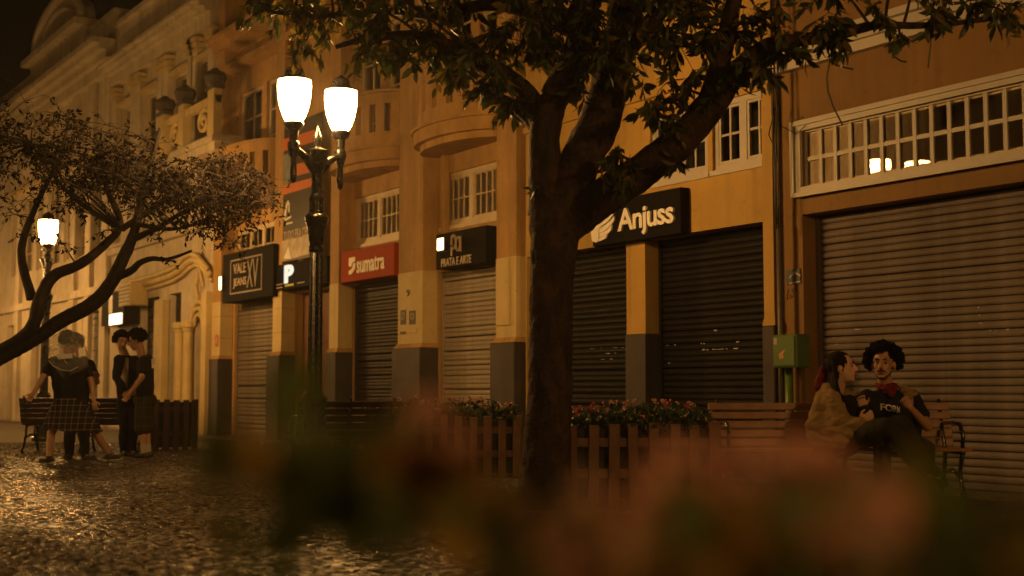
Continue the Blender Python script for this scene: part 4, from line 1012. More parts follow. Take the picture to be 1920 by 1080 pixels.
def bloom(mb, p, r, rg, mi, n=26, ps=0.03):
    for k in range(n):
        d_ = Vector((rg.gauss(0,1), rg.gauss(0,1), rg.gauss(0.2,1))).normalized()
        disc(mb, p + d_*r*rg.uniform(0.55,1.0), (d_ + Vector((rg.gauss(0,.4), rg.gauss(0,.4), rg.gauss(0,.4)))).normalized(), ps*rg.uniform(0.8,1.3), mi, rg)
def flower_mass(name, label, loc, rz, wx, wy, z0, hgt, n, rg, colors=(0.25,0.6,0.15)):
    mb = MB()
    for k in range(n):
        x, y = rg.uniform(-wx/2, wx/2), rg.uniform(-wy/2, wy/2); h_ = hgt*rg.uniform(0.35,1.0)*(1-0.35*abs(2*x/wx)**3)
        mb.tube([(x,y,z0),(x+rg.gauss(0,.02),y,z0+h_*0.5),(x+rg.gauss(0,.03),y+rg.gauss(0,.03),z0+h_)], 0.004, 3, 0)
        for q in range(8):
            disc(mb, Vector((x+rg.gauss(0,.05), y+rg.gauss(0,.05), z0+h_*rg.uniform(0.0,0.95))), Vector((rg.gauss(0,1),rg.gauss(0,1),rg.gauss(.6,.7))).normalized(), rg.uniform(0.03,0.065), 0, rg)
        if rg.random() < 0.42:
            bloom(mb, Vector((x, y, z0+h_)), rg.uniform(0.018,0.032), rg, 1+rg.choices((0,1,2), colors)[0], 9, 0.018)
    o = mb.build(name, [M_FLG, M_FLP, M_FLW, M_FLR], None, recalc=False); o.location = loc; o.rotation_euler = (0,0,rz)
    return tag(o, label, 'flowers', kind='stuff')
zb = dep(1566, 735, 11.15); bench('long brown slatted bench where the couple sit', (zb.x, zb.y, 0), CAMROT, 2.05, M_WOOD)
pz = dep(1199, 735, 10.95); planter('brown plank planter of flowers between tree trunk and bench', (pz.x, pz.y, 0), CAMROT+R(1), 1.22, 0.55, 0.645, M_WOODP)
flower_mass('flower_bed', 'low pink and white flowers filling the planter beside the tree trunk', (pz.x, pz.y, 0), CAMROT, 1.15, 0.48, 0.6, 0.24, 190, rg, (0.25,0.55,0.2))
p2 = dep(832, 735, 14.3); planter('brown plank planter of flowers behind the tree trunk', (p2.x, p2.y, 0), CAMROT+R(3), 1.62, 0.55, 0.645, M_WOODP)
flower_mass('flower_bed', 'pale pink flowers filling the planter behind the tree trunk', (p2.x, p2.y, 0), CAMROT, 1.5, 0.48, 0.6, 0.26, 210, rg, (0.1,0.8,0.1))
b2 = dep(712, 735, 14.0); bench('dark slatted bench beside the lamp post', (b2.x-0.15, b2.y-0.35, 0), CAMROT+R(205), 1.1, M_WOODD)
p3 = dep(322, 735, 21.0); planter('dark plank planter beyond the standing people', (p3.x, p3.y, 0), CAMROT, 0.7, 0.6, 0.78, M_WOODD)
b3 = dep(165, 735, 20.2); bench('dark slatted bench behind the standing people', (b3.x, b3.y, 0), CAMROT+R(178), 1.9, M_WOODD, 5, 0.074)

# ================================================================== blurred flowers just below the lens
M_NG = mat('planter_plant_leaf', (0.12,0.16,0.04), 0.5, 0.4, 12, trans=0.5)
M_NP = mat('soft_pink_petal', (0.80,0.47,0.38), 0.6, 0.15, 12, trans=0.5)
M_NY = mat('yellowing_plant_leaf', (0.34,0.22,0.04), 0.5, 0.4, 12, trans=0.5)
pn = CAMP + FW*0.78 + RT*0.16
planter('brown plank planter of blurred flowers right under the viewpoint', (pn.x, pn.y, 0), CAMROT, 1.0, 0.55, 0.60, M_WOOD)
def near_plant(x, y, Z, leaves, spread, blossom, yl, label, lo=0.35):
    top = dep(x, y, Z); base = Vector((top.x, top.y, 0.575))
    q = base - pn; u = q.dot(RT); v = q.dot(FW)                     # keep the root inside the box
    u = max(-0.43, min(0.43, u)) if x > 900 else -0.06; v = max(-0.2, min(0.2, v)); root = Vector((pn.x, pn.y, 0.575)) + RT*u + FW*v
    T = thing('flowering_plant', label, 'plant', root, 0, 'blurred plants in the planter under the viewpoint')
    t = top - root
    MB().tube([(0,0,0), tuple(t*0.5 + Vector((rg.gauss(0,.01), rg.gauss(0,.01), 0.01))), tuple(t)], [0.005,0.004,0.003], 5).build('stem', M_NG, T)
    mb = MB()
    for k in range(leaves):
        f = rg.uniform(lo, 1.0); p = t*f + Vector((rg.gauss(0,spread), rg.gauss(0,spread), rg.gauss(-0.01,spread*0.6)))
        disc(mb, p, Vector((rg.gauss(0,1),rg.gauss(0,1),rg.gauss(.5,.8))).normalized(), rg.uniform(0.025,0.05), 1 if rg.random() < yl else 0, rg)
    mb.build('foliage', [M_NG, M_NY], T, recalc=False)['kind'] = 'stuff'
    if blossom:
        mb = MB(); bloom(mb, t + Vector((0,0,0.0)), blossom*1.1, rg, 0, 24, 0.018); mb.build('blossom', M_NP, T, recalc=False)
LBG = 'leafy green plant blurred below the lamp post'; 
for (x, y, Z, nl, sp_, bl_, yl_, lab) in (
    (570,815,0.82,26,0.026,0,0.05,'tall dark green shoot blurred before the lamp post foot'),
    (490,830,0.84,16,0.030,0,0.3,'short dark green shoot blurred before the VALE JEANS XV shutter'),
    (800,822,0.90,12,0.016,0.027,0.9,'single pink blossom blurred before the far flower planter'),
    (470,1075,0.75,20,0.010,0,0.0,'low dark green shoot blurred over the wet paving'),
    (1060,900,0.85,40,0.018,0,0.75,'yellowing leafy shoot blurred before the tree trunk foot'),
    (960,960,0.8,34,0.02,0,0.6,'yellowing leafy shoot blurred over the wet paving by the tree trunk'),
    (1090,1035,0.70,40,0.020,0.030,0.3,'pink blossom blurred over the yellowing shoots'),
    (1180,960,0.85,60,0.025,0,0.4,'mottled green foliage blurred before the plank planter'),
    (1260,970,0.80,60,0.025,0,0.15,'thick green foliage blurred before the plank planter'),
    (1390,900,0.92,26,0.015,0.032,0.3,'broad pink blossom blurred before the bench slats'),
    (1255,910,0.93,30,0.020,0.026,0.5,'small pink blossom blurred between planter and bench'),
    (1500,880,0.95,20,0.015,0.026,0.3,'pink blossom blurred below the woman in the shawl'),
    (1480,980,0.80,70,0.025,0,0.15,'thick green foliage blurred below the woman in the shawl'),
    (1350,1040,0.75,60,0.025,0,0.3,'mottled foliage blurred below the bench slats'),
    (1640,1000,0.70,30,0.018,0.034,0.2,'large pink blossom blurred below the seated man'),
    (1580,1060,0.70,50,0.022,0.02,0.3,'small pink blossom blurred beneath the large one'),
    (1660,880,0.90,46,0.024,0,0.1,'dark foliage blurred before the seated legs'),
    (1800,900,0.88,50,0.030,0,0.45,'dark foliage blurred before the light shutter'),
    (1900,1030,0.75,60,0.028,0,0.1,'low dark foliage blurred under the light shutter'),
    (1880,880,0.9,40,0.028,0,0.5,'mottled foliage blurred before the far end of the light shutter'),
    (1560,900,0.92,22,0.022,0.020,0.3,'faint pink blossom blurred before the crossed legs'),
    (1200,1070,0.72,60,0.025,0,0.5,'thick green foliage blurred below the pink blossoms'),
    (1760,1060,0.72,60,0.025,0,0.1,'low dark foliage blurred beside the large pink blossom')):
    near_plant(x, y, Z, nl, sp_, bl_, yl_, lab, 0.86 if x < 900 else 0.35)

# ================================================================== people
def capsule(mb, p0, r0, p1, r1, n=12):
    p0, p1 = Vector(p0), Vector(p1); ax = p1-p0; L = ax.length
    if L < 1e-5: ax = Vector((0,0,1)); L = 1e-5
    ax = ax.normalized(); a = ax.orthogonal().normalized(); b = ax.cross(a)
    prof = [(r0*math.sin(t), -r0*math.cos(t)) for t in (0.15,0.5,0.95,1.35)] + [(r1*math.cos(t), L + r1*math.sin(t)) for t in (0.22,0.62,1.07,1.42)]
    vs = [p0 + ax*z + (a*math.cos(6.28318*i/n) + b*math.sin(6.28318*i/n))*r for r, z in prof for i in range(n)]
    fs = [(j*n+i, j*n+(i+1)%n, (j+1)*n+(i+1)%n, (j+1)*n+i) for j in range(len(prof)-1) for i in range(n)]
    fs += [tuple(range(n-1,-1,-1)), tuple((len(prof)-1)*n+i for i in range(n))]
    mb.add(vs, fs)
def ellip(mb, c, r, M=None, n=14, k=9):
    c = Vector(c); M = M or Matrix.Identity(3); vs = []; fs = []
    for j in range(k):
        t = math.pi*(j+0.5)/k
        for i in range(n):
            a = 6.28318*i/n; vs.append(c + M @ Vector((r[0]*math.sin(t)*math.cos(a), r[1]*math.sin(t)*math.sin(a), -r[2]*math.cos(t))))
    for j in range(k-1):
        for i in range(n): fs.append((j*n+i, j*n+(i+1)%n, (j+1)*n+(i+1)%n, (j+1)*n+i))
    fs += [tuple(range(n-1,-1,-1)), tuple((k-1)*n+i for i in range(n))]
    mb.add(vs, fs)
def blob(mb, voxel, m, name, parent, smooth=4, disp=0.0, dscale=14.0, stretch=(1,1,1)):
    """one continuous skin over overlapping volumes"""
    me = bpy.data.meshes.new(name); me.from_pydata([tuple(v) for v in mb.v], [], mb.f)
    o = bpy.data.objects.new('volume_tmp', me); COL.objects.link(o)
    md = o.modifiers.new('r', 'REMESH'); md.mode = 'VOXEL'; md.voxel_size = voxel
    sm = o.modifiers.new('s', 'SMOOTH'); sm.factor = 0.5; sm.iterations = smooth
    dg = bpy.context.evaluated_depsgraph_get(); dg.update()
    out = bpy.data.meshes.new_from_object(o.evaluated_get(dg)); bpy.data.objects.remove(o); bpy.data.meshes.remove(me)
    out.name = name; out.materials.clear(); out.materials.append(m)
    if disp:
        nr = [v.normal.copy() for v in out.vertices]
        for v, n_ in zip(out.vertices, nr):
            q = Vector((v.co.x*stretch[0], v.co.y*stretch[1], v.co.z*stretch[2]))*dscale
            v.co += n_*disp*(noise.noise(q) + 0.5*noise.noise(q*2.3))
    out.polygons.foreach_set('use_smooth', [True]*len(out.polygons))
    return link(name, out, parent)
def skin_mat(name, base): return mat(name, base, 0.5, 0.10, 9, 0.05, 80)
M_HAIR = mat('black_curly_hair', (0.007,0.005,0.004), 0.8, 0.3, 20, 1.0, 90, spec=0.06)
M_HAIRB = mat('dark_brown_hair', (0.012,0.007,0.005), 0.7, 0.4, 20, 0.6, 90, spec=0.10)
M_TEE = mat('black_cotton', (0.012,0.012,0.014), 0.85, 0.2, 8, 0.1, 90, spec=0.2)
M_TRO = mat('dark_navy_trouser', (0.014,0.014,0.018), 0.8, 0.2, 8, 0.1, 90, spec=0.2)
M_OLV = mat('dark_olive_cloth', (0.024,0.021,0.008), 0.85, 0.25, 6, 0.2, 60, spec=0.2)
M_SHW = mat('tan_wool_shawl', (0.25,0.165,0.075), 0.95, 0.2, 7, 0.3, 90, spec=0.15)
M_BND = mat('red_bandana_cloth', (0.13,0.014,0.014), 0.85, 0.25, 20, spec=0.2)
M_SHOE = mat('dark_shoe', (0.025,0.018,0.016), 0.5, 0.2); M_SOLE = mat('pale_rubber', (0.45,0.40,0.32), 0.6, 0.1)
M_EYEW = mat('eye_white', (0.22,0.18,0.15), 0.3, 0.02); M_EYED = mat('eye_dark', (0.01,0.007,0.005), 0.15, 0.02)
M_LIP = mat('lip', (0.26,0.08,0.06), 0.45, 0.05); M_WSH = mat('white_shirt_cloth', (0.55,0.50,0.42), 0.85, 0.15, 8)
def plaid(name, base, line, sc):
    m = bpy.data.materials.new(name); m.use_nodes = True; n = m.node_tree.nodes; l = m.node_tree.links; b = n['Principled BSDF']
    tc = n.new('ShaderNodeTexCoord'); sp_ = n.new('ShaderNodeSeparateXYZ'); l.new(tc.outputs['Object'], sp_.inputs[0])
    outs = []
    for ax in ('X', 'Z'):
        mu = n.new('ShaderNodeMath'); mu.operation = 'MULTIPLY'; mu.inputs[1].default_value = sc; l.new(sp_.outputs[ax], mu.inputs[0])
        f = n.new('ShaderNodeMath'); f.operation = 'PINGPONG'; f.inputs[1].default_value = 1.0; l.new(mu.outputs[0], f.inputs[0])
        g = n.new('ShaderNodeMapRange'); g.inputs[1].default_value = 0.80; g.inputs[2].default_value = 0.95; l.new(f.outputs[0], g.inputs[0]); outs.append(g)
    ad = n.new('ShaderNodeMath'); ad.operation = 'ADD'; ad.use_clamp = False; l.new(outs[0].outputs[0], ad.inputs[0]); l.new(outs[1].outputs[0], ad.inputs[1])
    hf = n.new('ShaderNodeMath'); hf.operation = 'MULTIPLY'; hf.inputs[1].default_value = 0.5; l.new(ad.outputs[0], hf.inputs[0])
    mx = n.new('ShaderNodeMix'); mx.data_type = 'RGBA'; mx.inputs[6].default_value = (*base,1); mx.inputs[7].default_value = (*line,1)
    l.new(hf.outputs[0], mx.inputs[0]); l.new(mx.outputs[2], b.inputs['Base Color']); b.inputs['Roughness'].default_value = 0.85; b.inputs['Specular IOR Level'].default_value = 0.2
    return m
M_PLD = plaid('navy_red_plaid', (0.020,0.014,0.018), (0.26,0.21,0.19), 26.0); M_PLD2 = plaid('olive_plaid', (0.028,0.026,0.012), (0.07,0.055,0.03), 16.0)

def make_person(label, base_px, J, face, skin, opts):
    """J: joint -> (photo x, y, depth); built standing on or sitting at base_px"""
    bw = dep(base_px[0], HY, base_px[1]); base = Vector((bw.x, bw.y, 0))
    inv = Matrix.Rotation(-CAMROT, 3, 'Z')
    j = {k: inv @ (dep(*v) - base) for k, v in J.items()}
    f = Vector(face).normalized(); rr = f.cross(Vector((0,0,1))).normalized(); uu = rr.cross(f)      # rr = the person's right
    HM = Matrix((rr, f, uu)).transposed(); hc = j['head']; hs = opts.get('hs', 1.0)
    def hp(a, b, c): return hc + HM @ Vector((a, b, c))*hs
    mb = MB()
    ellip(mb, hp(0,-0.012,0.030), (0.074*hs,0.092*hs,0.088*hs), HM); ellip(mb, hp(0,0.022,-0.035), (0.058*hs,0.066*hs,0.078*hs), HM)
    ellip(mb, hp(0,0.058,-0.088), (0.026*hs,0.024*hs,0.022*hs), HM)                                  # chin
    capsule(mb, hp(0,0.080,0.020), 0.010*hs, hp(0,0.104,-0.022), 0.013*hs); ellip(mb, hp(0,0.094,-0.028), (0.018*hs,0.014*hs,0.010*hs), HM)
    capsule(mb, hp(-0.040,0.072,0.030), 0.012*hs, hp(0.040,0.072,0.030), 0.012*hs)                    # brow
    ellip(mb, hp(0,0.078,-0.056), (0.026*hs,0.012*hs,0.014*hs), HM)
    for s in (-1, 1):
        ellip(mb, hp(s*0.040,0.060,-0.018), (0.016*hs,0.016*hs,0.018*hs), HM)
        ellip(mb, hp(s*0.077,-0.008,-0.010), (0.010*hs,0.020*hs,0.030*hs), HM)
    neck = j['neck']; capsule(mb, hp(0,-0.015,-0.06), 0.050*hs, neck + Vector((0,0,-0.02)), 0.064)
    sL, sR = j['sl'], j['sr']; hL, hR = j['hl'], j['hr']
    def torso(mb, e, low=1.0):
        mid = (sL+sR)/2; pel = (hL+hR)/2
        for S_, H_ in ((sL, hL), (sR, hR)):
            a = S_*0.74 + mid*0.26 + Vector((0,0,-0.06)); c = H_*0.80 + pel*0.20 + Vector((0,0,0.06))
            capsule(mb, a, 0.088+e, c*low + a*(1-low), 0.098+e); capsule(mb, S_*0.9+mid*0.1 + Vector((0,0,-0.012)), 0.050+e, mid + Vector((0,0,0.0)), 0.060+e)
        capsule(mb, mid + Vector((0,0,-0.07)), 0.10+e, pel + Vector((0,0,0.08)), 0.11+e)
    torso(mb, 0.0); ellip(mb, (hL+hR)/2, (0.14,0.115,0.10))
    FR = 0.0088
    def hand(mb, w_, d_, curl, side):
        d_ = d_.normalized(); sd = d_.cross(Vector((0,1,0.3)))
        sd = (sd if sd.length > 0.1 else Vector((1,0,0))).normalized()*side; nn = sd.cross(d_)
        ellip(mb, w_ + d_*0.045, (0.040,0.016,0.050), Matrix((sd, nn, d_)).transposed())
        for k, ln in enumerate((0.066,0.076,0.071,0.056)):
            r0 = w_ + d_*0.082 + sd*(0.031-0.0205*k); k1 = r0 + (d_*(1-curl*0.5) + nn*curl*0.8)*ln*0.55; k2 = k1 + (d_*(1-curl*1.5) + nn*curl)*ln*0.5
            capsule(mb, w_ + d_*0.05 + sd*(0.026-0.017*k), FR, r0, FR, 8); capsule(mb, r0, FR, k1, FR*0.95, 8); capsule(mb, k1, FR*0.95, k2, FR*0.85, 8)
        t0 = w_ + d_*0.022 + sd*0.034; t1 = t0 + (d_*0.7 + sd*0.7)*0.036; t2 = t1 + (d_*0.9 + nn*curl)*0.030
        capsule(mb, t0, 0.012, t1, 0.0105, 8); capsule(mb, t1, 0.0105, t2, 0.009, 8)
    for s, S_, E_, W_, Hd in ((1,'sr','er','wr','handr'), (-1,'sl','el','wl','handl')):
        capsule(mb, j[S_], 0.052, j[E_], 0.041); capsule(mb, j[E_], 0.042, j[W_], 0.027)
        hd = (j[Hd]-j[W_]) if Hd in j else (j[W_]-j[E_])
        hand(mb, j[W_], hd, opts.get('curl', 0.45), s)
    for H_, K_, A_, T_ in (('hl','kl','al','tl'), ('hr','kr','ar','tr')):
        capsule(mb, j[H_], 0.088, j[K_], 0.056); capsule(mb, j[K_], 0.055, j[K_]*0.55+j[A_]*0.45, 0.052); capsule(mb, j[K_]*0.55+j[A_]*0.45, 0.052, j[A_], 0.036)
        capsule(mb, j[A_] + Vector((0,0,-0.03)), 0.036, j[T_], 0.028)
    B = blob(mb, 0.0075, skin, 'person', None, 3); B.location = base; B.rotation_euler = (0,0,CAMROT)
    tag(B, label, 'person')
    # clothes
    def seg(mb, a, b, r0, r1, t=1.0): capsule(mb, j[a], r0, j[a]*(1-t)+j[b]*t, r0*(1-t)+r1*t)
    if opts.get('tee'):
        mb = MB(); torso(mb, 0.016)
        ellip(mb, (hL+hR)/2 + Vector((0,0,0.03)), (0.155,0.13,0.07))
        ts = opts.get('sleeve', 0.62)
        for S_, E_, W_ in (('sr','er','wr'), ('sl','el','wl')):
            seg(mb, S_, E_, 0.072, 0.066, min(ts, 1.0))
            if ts > 1: seg(mb, E_, W_, 0.062, 0.046, 0.92)
        blob(mb, 0.012, opts['tee'], 'shirt', B, 2, 0.012, 9, (1,1,0.7))
    if opts.get('legs'):
        m_, t1, r0, r1, t2 = opts['legs']; mb = MB(); ellip(mb, (hL+hR)/2 + Vector((0,0,0.01)), (0.17,0.14,0.125))
        for H_, K_, A_ in (('hl','kl','al'), ('hr','kr','ar')):
            seg(mb, H_, K_, r0, r1, t1)
            if t2 > 0: seg(mb, K_, A_, r1, 0.062, t2)
            capsule(mb, j[H_], r0, (hL+hR)/2, r0)
        blob(mb, 0.012, m_, 'shorts' if t2 <= 0 else 'trousers', B, 2, 0.014, 8, (1,1,0.5))
    for K_, A_, T_ in (('kl','al','tl'), ('kr','ar','tr')):
        mb = MB(); a = j[A_]; t = j[T_]; hd = (t-a); hd.z = 0; hd = hd.normalized() if hd.length > 1e-4 else Vector((0,-1,0))
        capsule(mb, a + Vector((0,0,-0.045)) - hd*0.03, 0.042, t + Vector((0,0,-0.002)), 0.036); capsule(mb, a + Vector((0,0,-0.02)), 0.046, a + Vector((0,0,-0.05)), 0.046)
        sh = blob(mb, 0.009, opts.get('shoe', M_SHOE), 'shoe', B, 2)
        if opts.get('sole'):
            mb = MB(); zz = max(0.012, min(a.z, t.z) - 0.055)
            capsule(mb, Vector((a.x, a.y, zz)) - hd*0.04, 0.034, Vector((t.x, t.y, zz)) + hd*0.005, 0.030); blob(mb, 0.010, M_SOLE, 'sole', sh, 1)
        if opts.get('sock'):
            mb = MB(); capsule(mb, a + Vector((0,0,-0.02)), 0.044, a*0.72 + j[K_]*0.28, 0.048); blob(mb, 0.01, M_SOLE, 'sock', B, 1)
    # face
    if opts.get('face', True):
        for s in (-1, 1):
            mb = MB(); ellip(mb, hp(s*0.031,0.076,0.006), (0.0115*hs,0.008*hs,0.0055*hs), HM); e = mb.build('eye', M_EYEW, B, smooth=True)
            mb = MB(); ellip(mb, hp(s*0.031,0.0825,0.006), (0.0062*hs,0.0035*hs,0.0058*hs), HM); mb.build('iris', M_EYED, e, smooth=True)
            MB().tube([hp(s*0.012,0.086,0.027), hp(s*0.032,0.085,0.035), hp(s*0.052,0.070,0.027)], [0.004,0.0052,0.003], 6).build('eyebrow', M_HAIR, B, smooth=True)
        mb = MB(); ellip(mb, hp(0,0.089,-0.060), (0.024*hs,0.006*hs,0.0055*hs), HM); ellip(mb, hp(0,0.087,-0.070), (0.019*hs,0.006*hs,0.006*hs), HM); mb.build('lips', M_LIP, B, smooth=True)
    if opts.get('moustache'):
        mb = MB(); capsule(mb, hp(-0.030,0.083,-0.053), 0.005, hp(0,0.094,-0.045), 0.007); capsule(mb, hp(0.030,0.083,-0.053), 0.005, hp(0,0.094,-0.045), 0.007)
        blob(mb, 0.004, M_HAIR, 'moustache', B, 1)
        mb = MB(); ellip(mb, hp(0,0.066,-0.098), (0.022,0.018,0.013), HM)
        for s in (-1, 1): capsule(mb, hp(s*0.058,0.02,-0.055), 0.009, hp(s*0.020,0.066,-0.100), 0.010)
        blob(mb, 0.005, mat('short_beard', (0.03,0.018,0.012), 0.8), 'beard', B, 1)
    hr_ = random.Random(len(label))
    hk = opts.get('hair', 'short'); mb = MB()
    if hk in ('curly', 'short'):
        big = opts.get('hairr', 1.28)
        ellip(mb, hp(0,-0.022,0.040), (0.082*hs,0.092*hs,0.090*hs), HM)
        for k in range(420):
            d_ = Vector((hr_.gauss(0,1), hr_.gauss(0,1), hr_.gauss(0.35,1))).normalized()
            if d_.y > 0.40 and d_.z < 0.50: continue
            if d_.y > 0.25 and d_.z < -0.05: continue
            if d_.z < opts.get('hairlow', -0.36): continue
            rad = big*(1.0 + 0.22*hr_.random()**2)
            ellip(mb, hp(d_.x*0.080*rad*opts.get('hairw',1.0), -0.018 + d_.y*0.088*rad, 0.030 + d_.z*0.090*rad*opts.get('hairh', 1.0)), [hr_.uniform(0.014,0.024)*hs]*3, None, 8, 6)
        blob(mb, 0.0075, M_HAIR, 'hair', B, 1, 0.008, 45)
    elif hk == 'long':
        ellip(mb, hp(0,-0.024,0.036), (0.084*hs,0.094*hs,0.092*hs), HM)
        for k in range(46):
            a = hr_.uniform(-1,1); s0_ = hp(a*0.075, -0.05+0.03*(1-abs(a)), 0.05); s1_ = hp(a*0.088, -0.06+0.05*abs(a)-0.02, -0.06)
            s2_ = neck + HM @ Vector((a*0.11, -0.07+0.02*hr_.random(), -0.03)); s3_ = neck + HM @ Vector((0.05+a*0.10, 0.04+0.07*hr_.random(), -0.20-0.10*hr_.random()))
            capsule(mb, s0_, 0.018, s1_, 0.019, 7); capsule(mb, s1_, 0.019, s2_, 0.018, 7); capsule(mb, s2_, 0.018, s3_, 0.010, 7)
        blob(mb, 0.007, M_HAIRB, 'hair', B, 1, 0.006, 50, (1,1,0.2))
    return B, j, hp, HM

SKA = skin_mat('light_brown_skin', (0.40,0.21,0.125)); SKB = skin_mat('pale_skin', (0.58,0.34,0.22)); SKC = skin_mat('tan_skin', (0.45,0.25,0.15))
# seated man
Jm = dict(head=(1656,683,11.0), neck=(1662,724,11.06), sr=(1626,745,11.06), sl=(1710,745,11.1), er=(1592,800,11.28), wr=(1540,790,11.34),
          el=(1739,800,10.86), wl=(1706,764,10.70), handl=(1688,740,10.68), hr=(1660,832,11.08), hl=(1708,832,11.08), kr=(1655,838,10.60), kl=(1735,842,10.62),
          ar=(1650,928,10.66), al=(1742,928,10.70), tr=(1642,939,10.50), tl=(1748,939,10.54))
PM, jm, hpm, HMm = make_person('seated person with curly hair, red neckerchief and black lettered t-shirt', (1680,11.08), Jm, (-0.42,-0.9,0.02), SKA, dict(tee=M_TEE, legs=(M_TRO,1.0,0.098,0.075,0.9), hair='curly', hairr=1.24, hairw=1.14, hairh=0.98, hairlow=-0.45, hs=1.17, moustache=True, curl=0.9))
mb = MB(); nk = jm['neck']
for k in range(14):
    a = 6.283*k/14; capsule(mb, nk + Vector((0.070*math.cos(a), 0.068*math.sin(a), 0.005-0.02*(math.sin(a) < 0))), 0.022, nk + Vector((0.070*math.cos(a+0.45), 0.068*math.sin(a+0.45), 0.005)), 0.022, 8)
capsule(mb, nk + Vector((-0.03,-0.085,-0.01)), 0.028, nk + Vector((0.01,-0.105,-0.075)), 0.018); capsule(mb, nk + Vector((0.05,-0.08,-0.01)), 0.028, nk + Vector((0.02,-0.105,-0.075)), 0.016)
blob(mb, 0.008, M_BND, 'neckerchief', PM, 1, 0.008, 30)
me = text_mesh('FORM', 0.02, 0.02, 0.95)
xs = [v.co.x for v in me.vertices]; ys = [v.co.y for v in me.vertices]
ch = inv = Matrix.Rotation(-CAMROT, 3, 'Z') @ (dep(1672,772,10.94) - PM.location)
for v in me.vertices:
    u = (v.co.x-min(xs))/(max(xs)-min(xs))-0.5; t = v.co.y/max(ys)
    v.co = ch + Vector((u*0.17, -0.035 + 0.30*u*u + 0.03*u - v.co.z*0.1, -0.045*t*0 + t*0.055 - 0.03*u))
me.materials.clear(); me.materials.append(M_WHTL); link('shirt_lettering', me, PM)
mb = MB(); s_ = jm['sl']
capsule(mb, s_ + Vector((-0.075,-0.03,0.055)), 0.045, s_ + Vector((-0.01,-0.02,0.012)), 0.062); capsule(mb, s_ + Vector((-0.07,-0.09,0.02)), 0.035, s_ + Vector((-0.045,-0.11,-0.06)), 0.030); capsule(mb, s_ + Vector((-0.01,0.02,0.0)), 0.06, s_ + Vector((0.0,0.06,-0.2)), 0.05)
blob(mb, 0.009, M_SHW, 'jacket_over_shoulder', PM, 1, 0.012, 18)
# seated woman
Jw = dict(head=(1579,690,10.95), neck=(1568,730,11.02), sr=(1560,756,10.86), sl=(1590,754,11.16), er=(1585,806,10.74), wr=(1612,789,10.66), handr=(1640,776,10.62),
          el=(1612,792,11.0), wl=(1619,764,10.84), handl=(1612,742,10.80), hr=(1556,834,10.92), hl=(1580,834,11.08), kr=(1664,802,10.44), kl=(1688,797,10.62),
          ar=(1735,885,10.46), al=(1752,890,10.56), tr=(1752,902,10.38), tl=(1770,905,10.46))
PW, jw, hpw, HMw = make_person('seated person in profile with long dark hair wrapped in a tan shawl', (1568,11.0), Jw, (0.93,-0.36,0.10), SKB, dict(tee=M_TEE, sleeve=1.5, legs=(M_OLV,1.0,0.105,0.090,0.95), hair='long', hs=1.12, curl=0.6))
iv = Matrix.Rotation(-CAMROT, 3, 'Z')
def wl_(x, y, Z): return iv @ (dep(x, y, Z) - PW.location)
mb = MB()
for a, r0, b, r1 in (((1551,726,11.02),0.045,(1543,760,10.92),0.085), ((1543,760,10.92),0.085,(1533,800,10.86),0.095), ((1533,800,10.86),0.095,(1541,842,10.88),0.10),
                     ((1543,762,10.90),0.07,(1575,792,10.72),0.07), ((1575,792,10.72),0.072,(1612,796,10.64),0.045), ((1540,800,10.82),0.08,(1590,812,10.66),0.055), ((1541,830,10.84),0.085,(1578,826,10.68),0.06),
                     ((1560,752,10.82),0.080,(1584,804,10.70),0.088), ((1584,804,10.70),0.088,(1614,794,10.62),0.052), ((1556,728,10.94),0.05,(1560,752,10.84),0.07), ((1562,728,11.12),0.05,(1590,745,11.24),0.07), ((1548,750,11.10),0.10,(1540,815,11.12),0.12), ((1541,842,10.86),0.085,(1546,868,10.78),0.05)):
    capsule(mb, wl_(*a), r0, wl_(*b), r1)
blob(mb, 0.009, M_SHW, 'shawl', PW, 3, 0.020, 11, (0.8,0.8,1.5))
mb = MB()
for k in range(16):
    a = k/15; q0 = wl_(1560+6*a, 700, 10.90-0.05*a); q1 = wl_(1563+10*a, 738, 10.86-0.04*a); q2 = wl_(1580+14*a, 760+6*math.sin(k*2.1), 10.76); q3 = wl_(1590+20*a, 778+8*math.sin(k*1.3), 10.72)
    capsule(mb, q0, 0.014, q1, 0.016, 7); capsule(mb, q1, 0.016, q2, 0.016, 7); capsule(mb, q2, 0.016, q3, 0.007, 7)
blob(mb, 0.007, M_HAIRB, 'hair_lock', PW, 1, 0.006, 50, (1,1,0.2))
mb = MB(); capsule(mb, wl_(1543,696,11.06), 0.040, wl_(1537,724,11.08), 0.055); capsule(mb, wl_(1537,722,11.08), 0.05, wl_(1545,742,11.12), 0.05)
blob(mb, 0.009, M_BND, 'red_hood', PW, 2, 0.008, 16)

# standing group
Z1 = 17.2
J1 = dict(head=(127,642,Z1), neck=(128,664,Z1), sl=(101,678,Z1), sr=(157,678,Z1), el=(80,708,Z1-.1), wl=(62,738,Z1-.2), er=(170,714,Z1), wr=(176,752,Z1-.05),
          hl=(116,765,Z1), hr=(148,765,Z1), kl=(96,812,Z1-.1), kr=(180,812,Z1+.25), al=(92,856,Z1-.3), ar=(204,851,Z1+.4), tl=(76,864,Z1-.28), tr=(220,857,Z1+.42))
P1, j1, hp1, HM1 = make_person('standing person in wide plaid knee-length garment with clear plastic over the head', (140,Z1), J1, (-0.1,1,0), SKC, dict(tee=M_TEE, legs=(M_TRO,0.5,0.10,0.09,0), hair='short', hairr=1.1, shoe=M_SHOE, sole=True))
iv = Matrix.Rotation(-CAMROT, 3, 'Z'); kt = iv @ (dep(131,746,Z1) - P1.location); kb = iv @ (dep(134,806,Z1) - P1.location)
mb = MB(); nr_, na_ = 12, 72; vs_ = []; fs_ = []
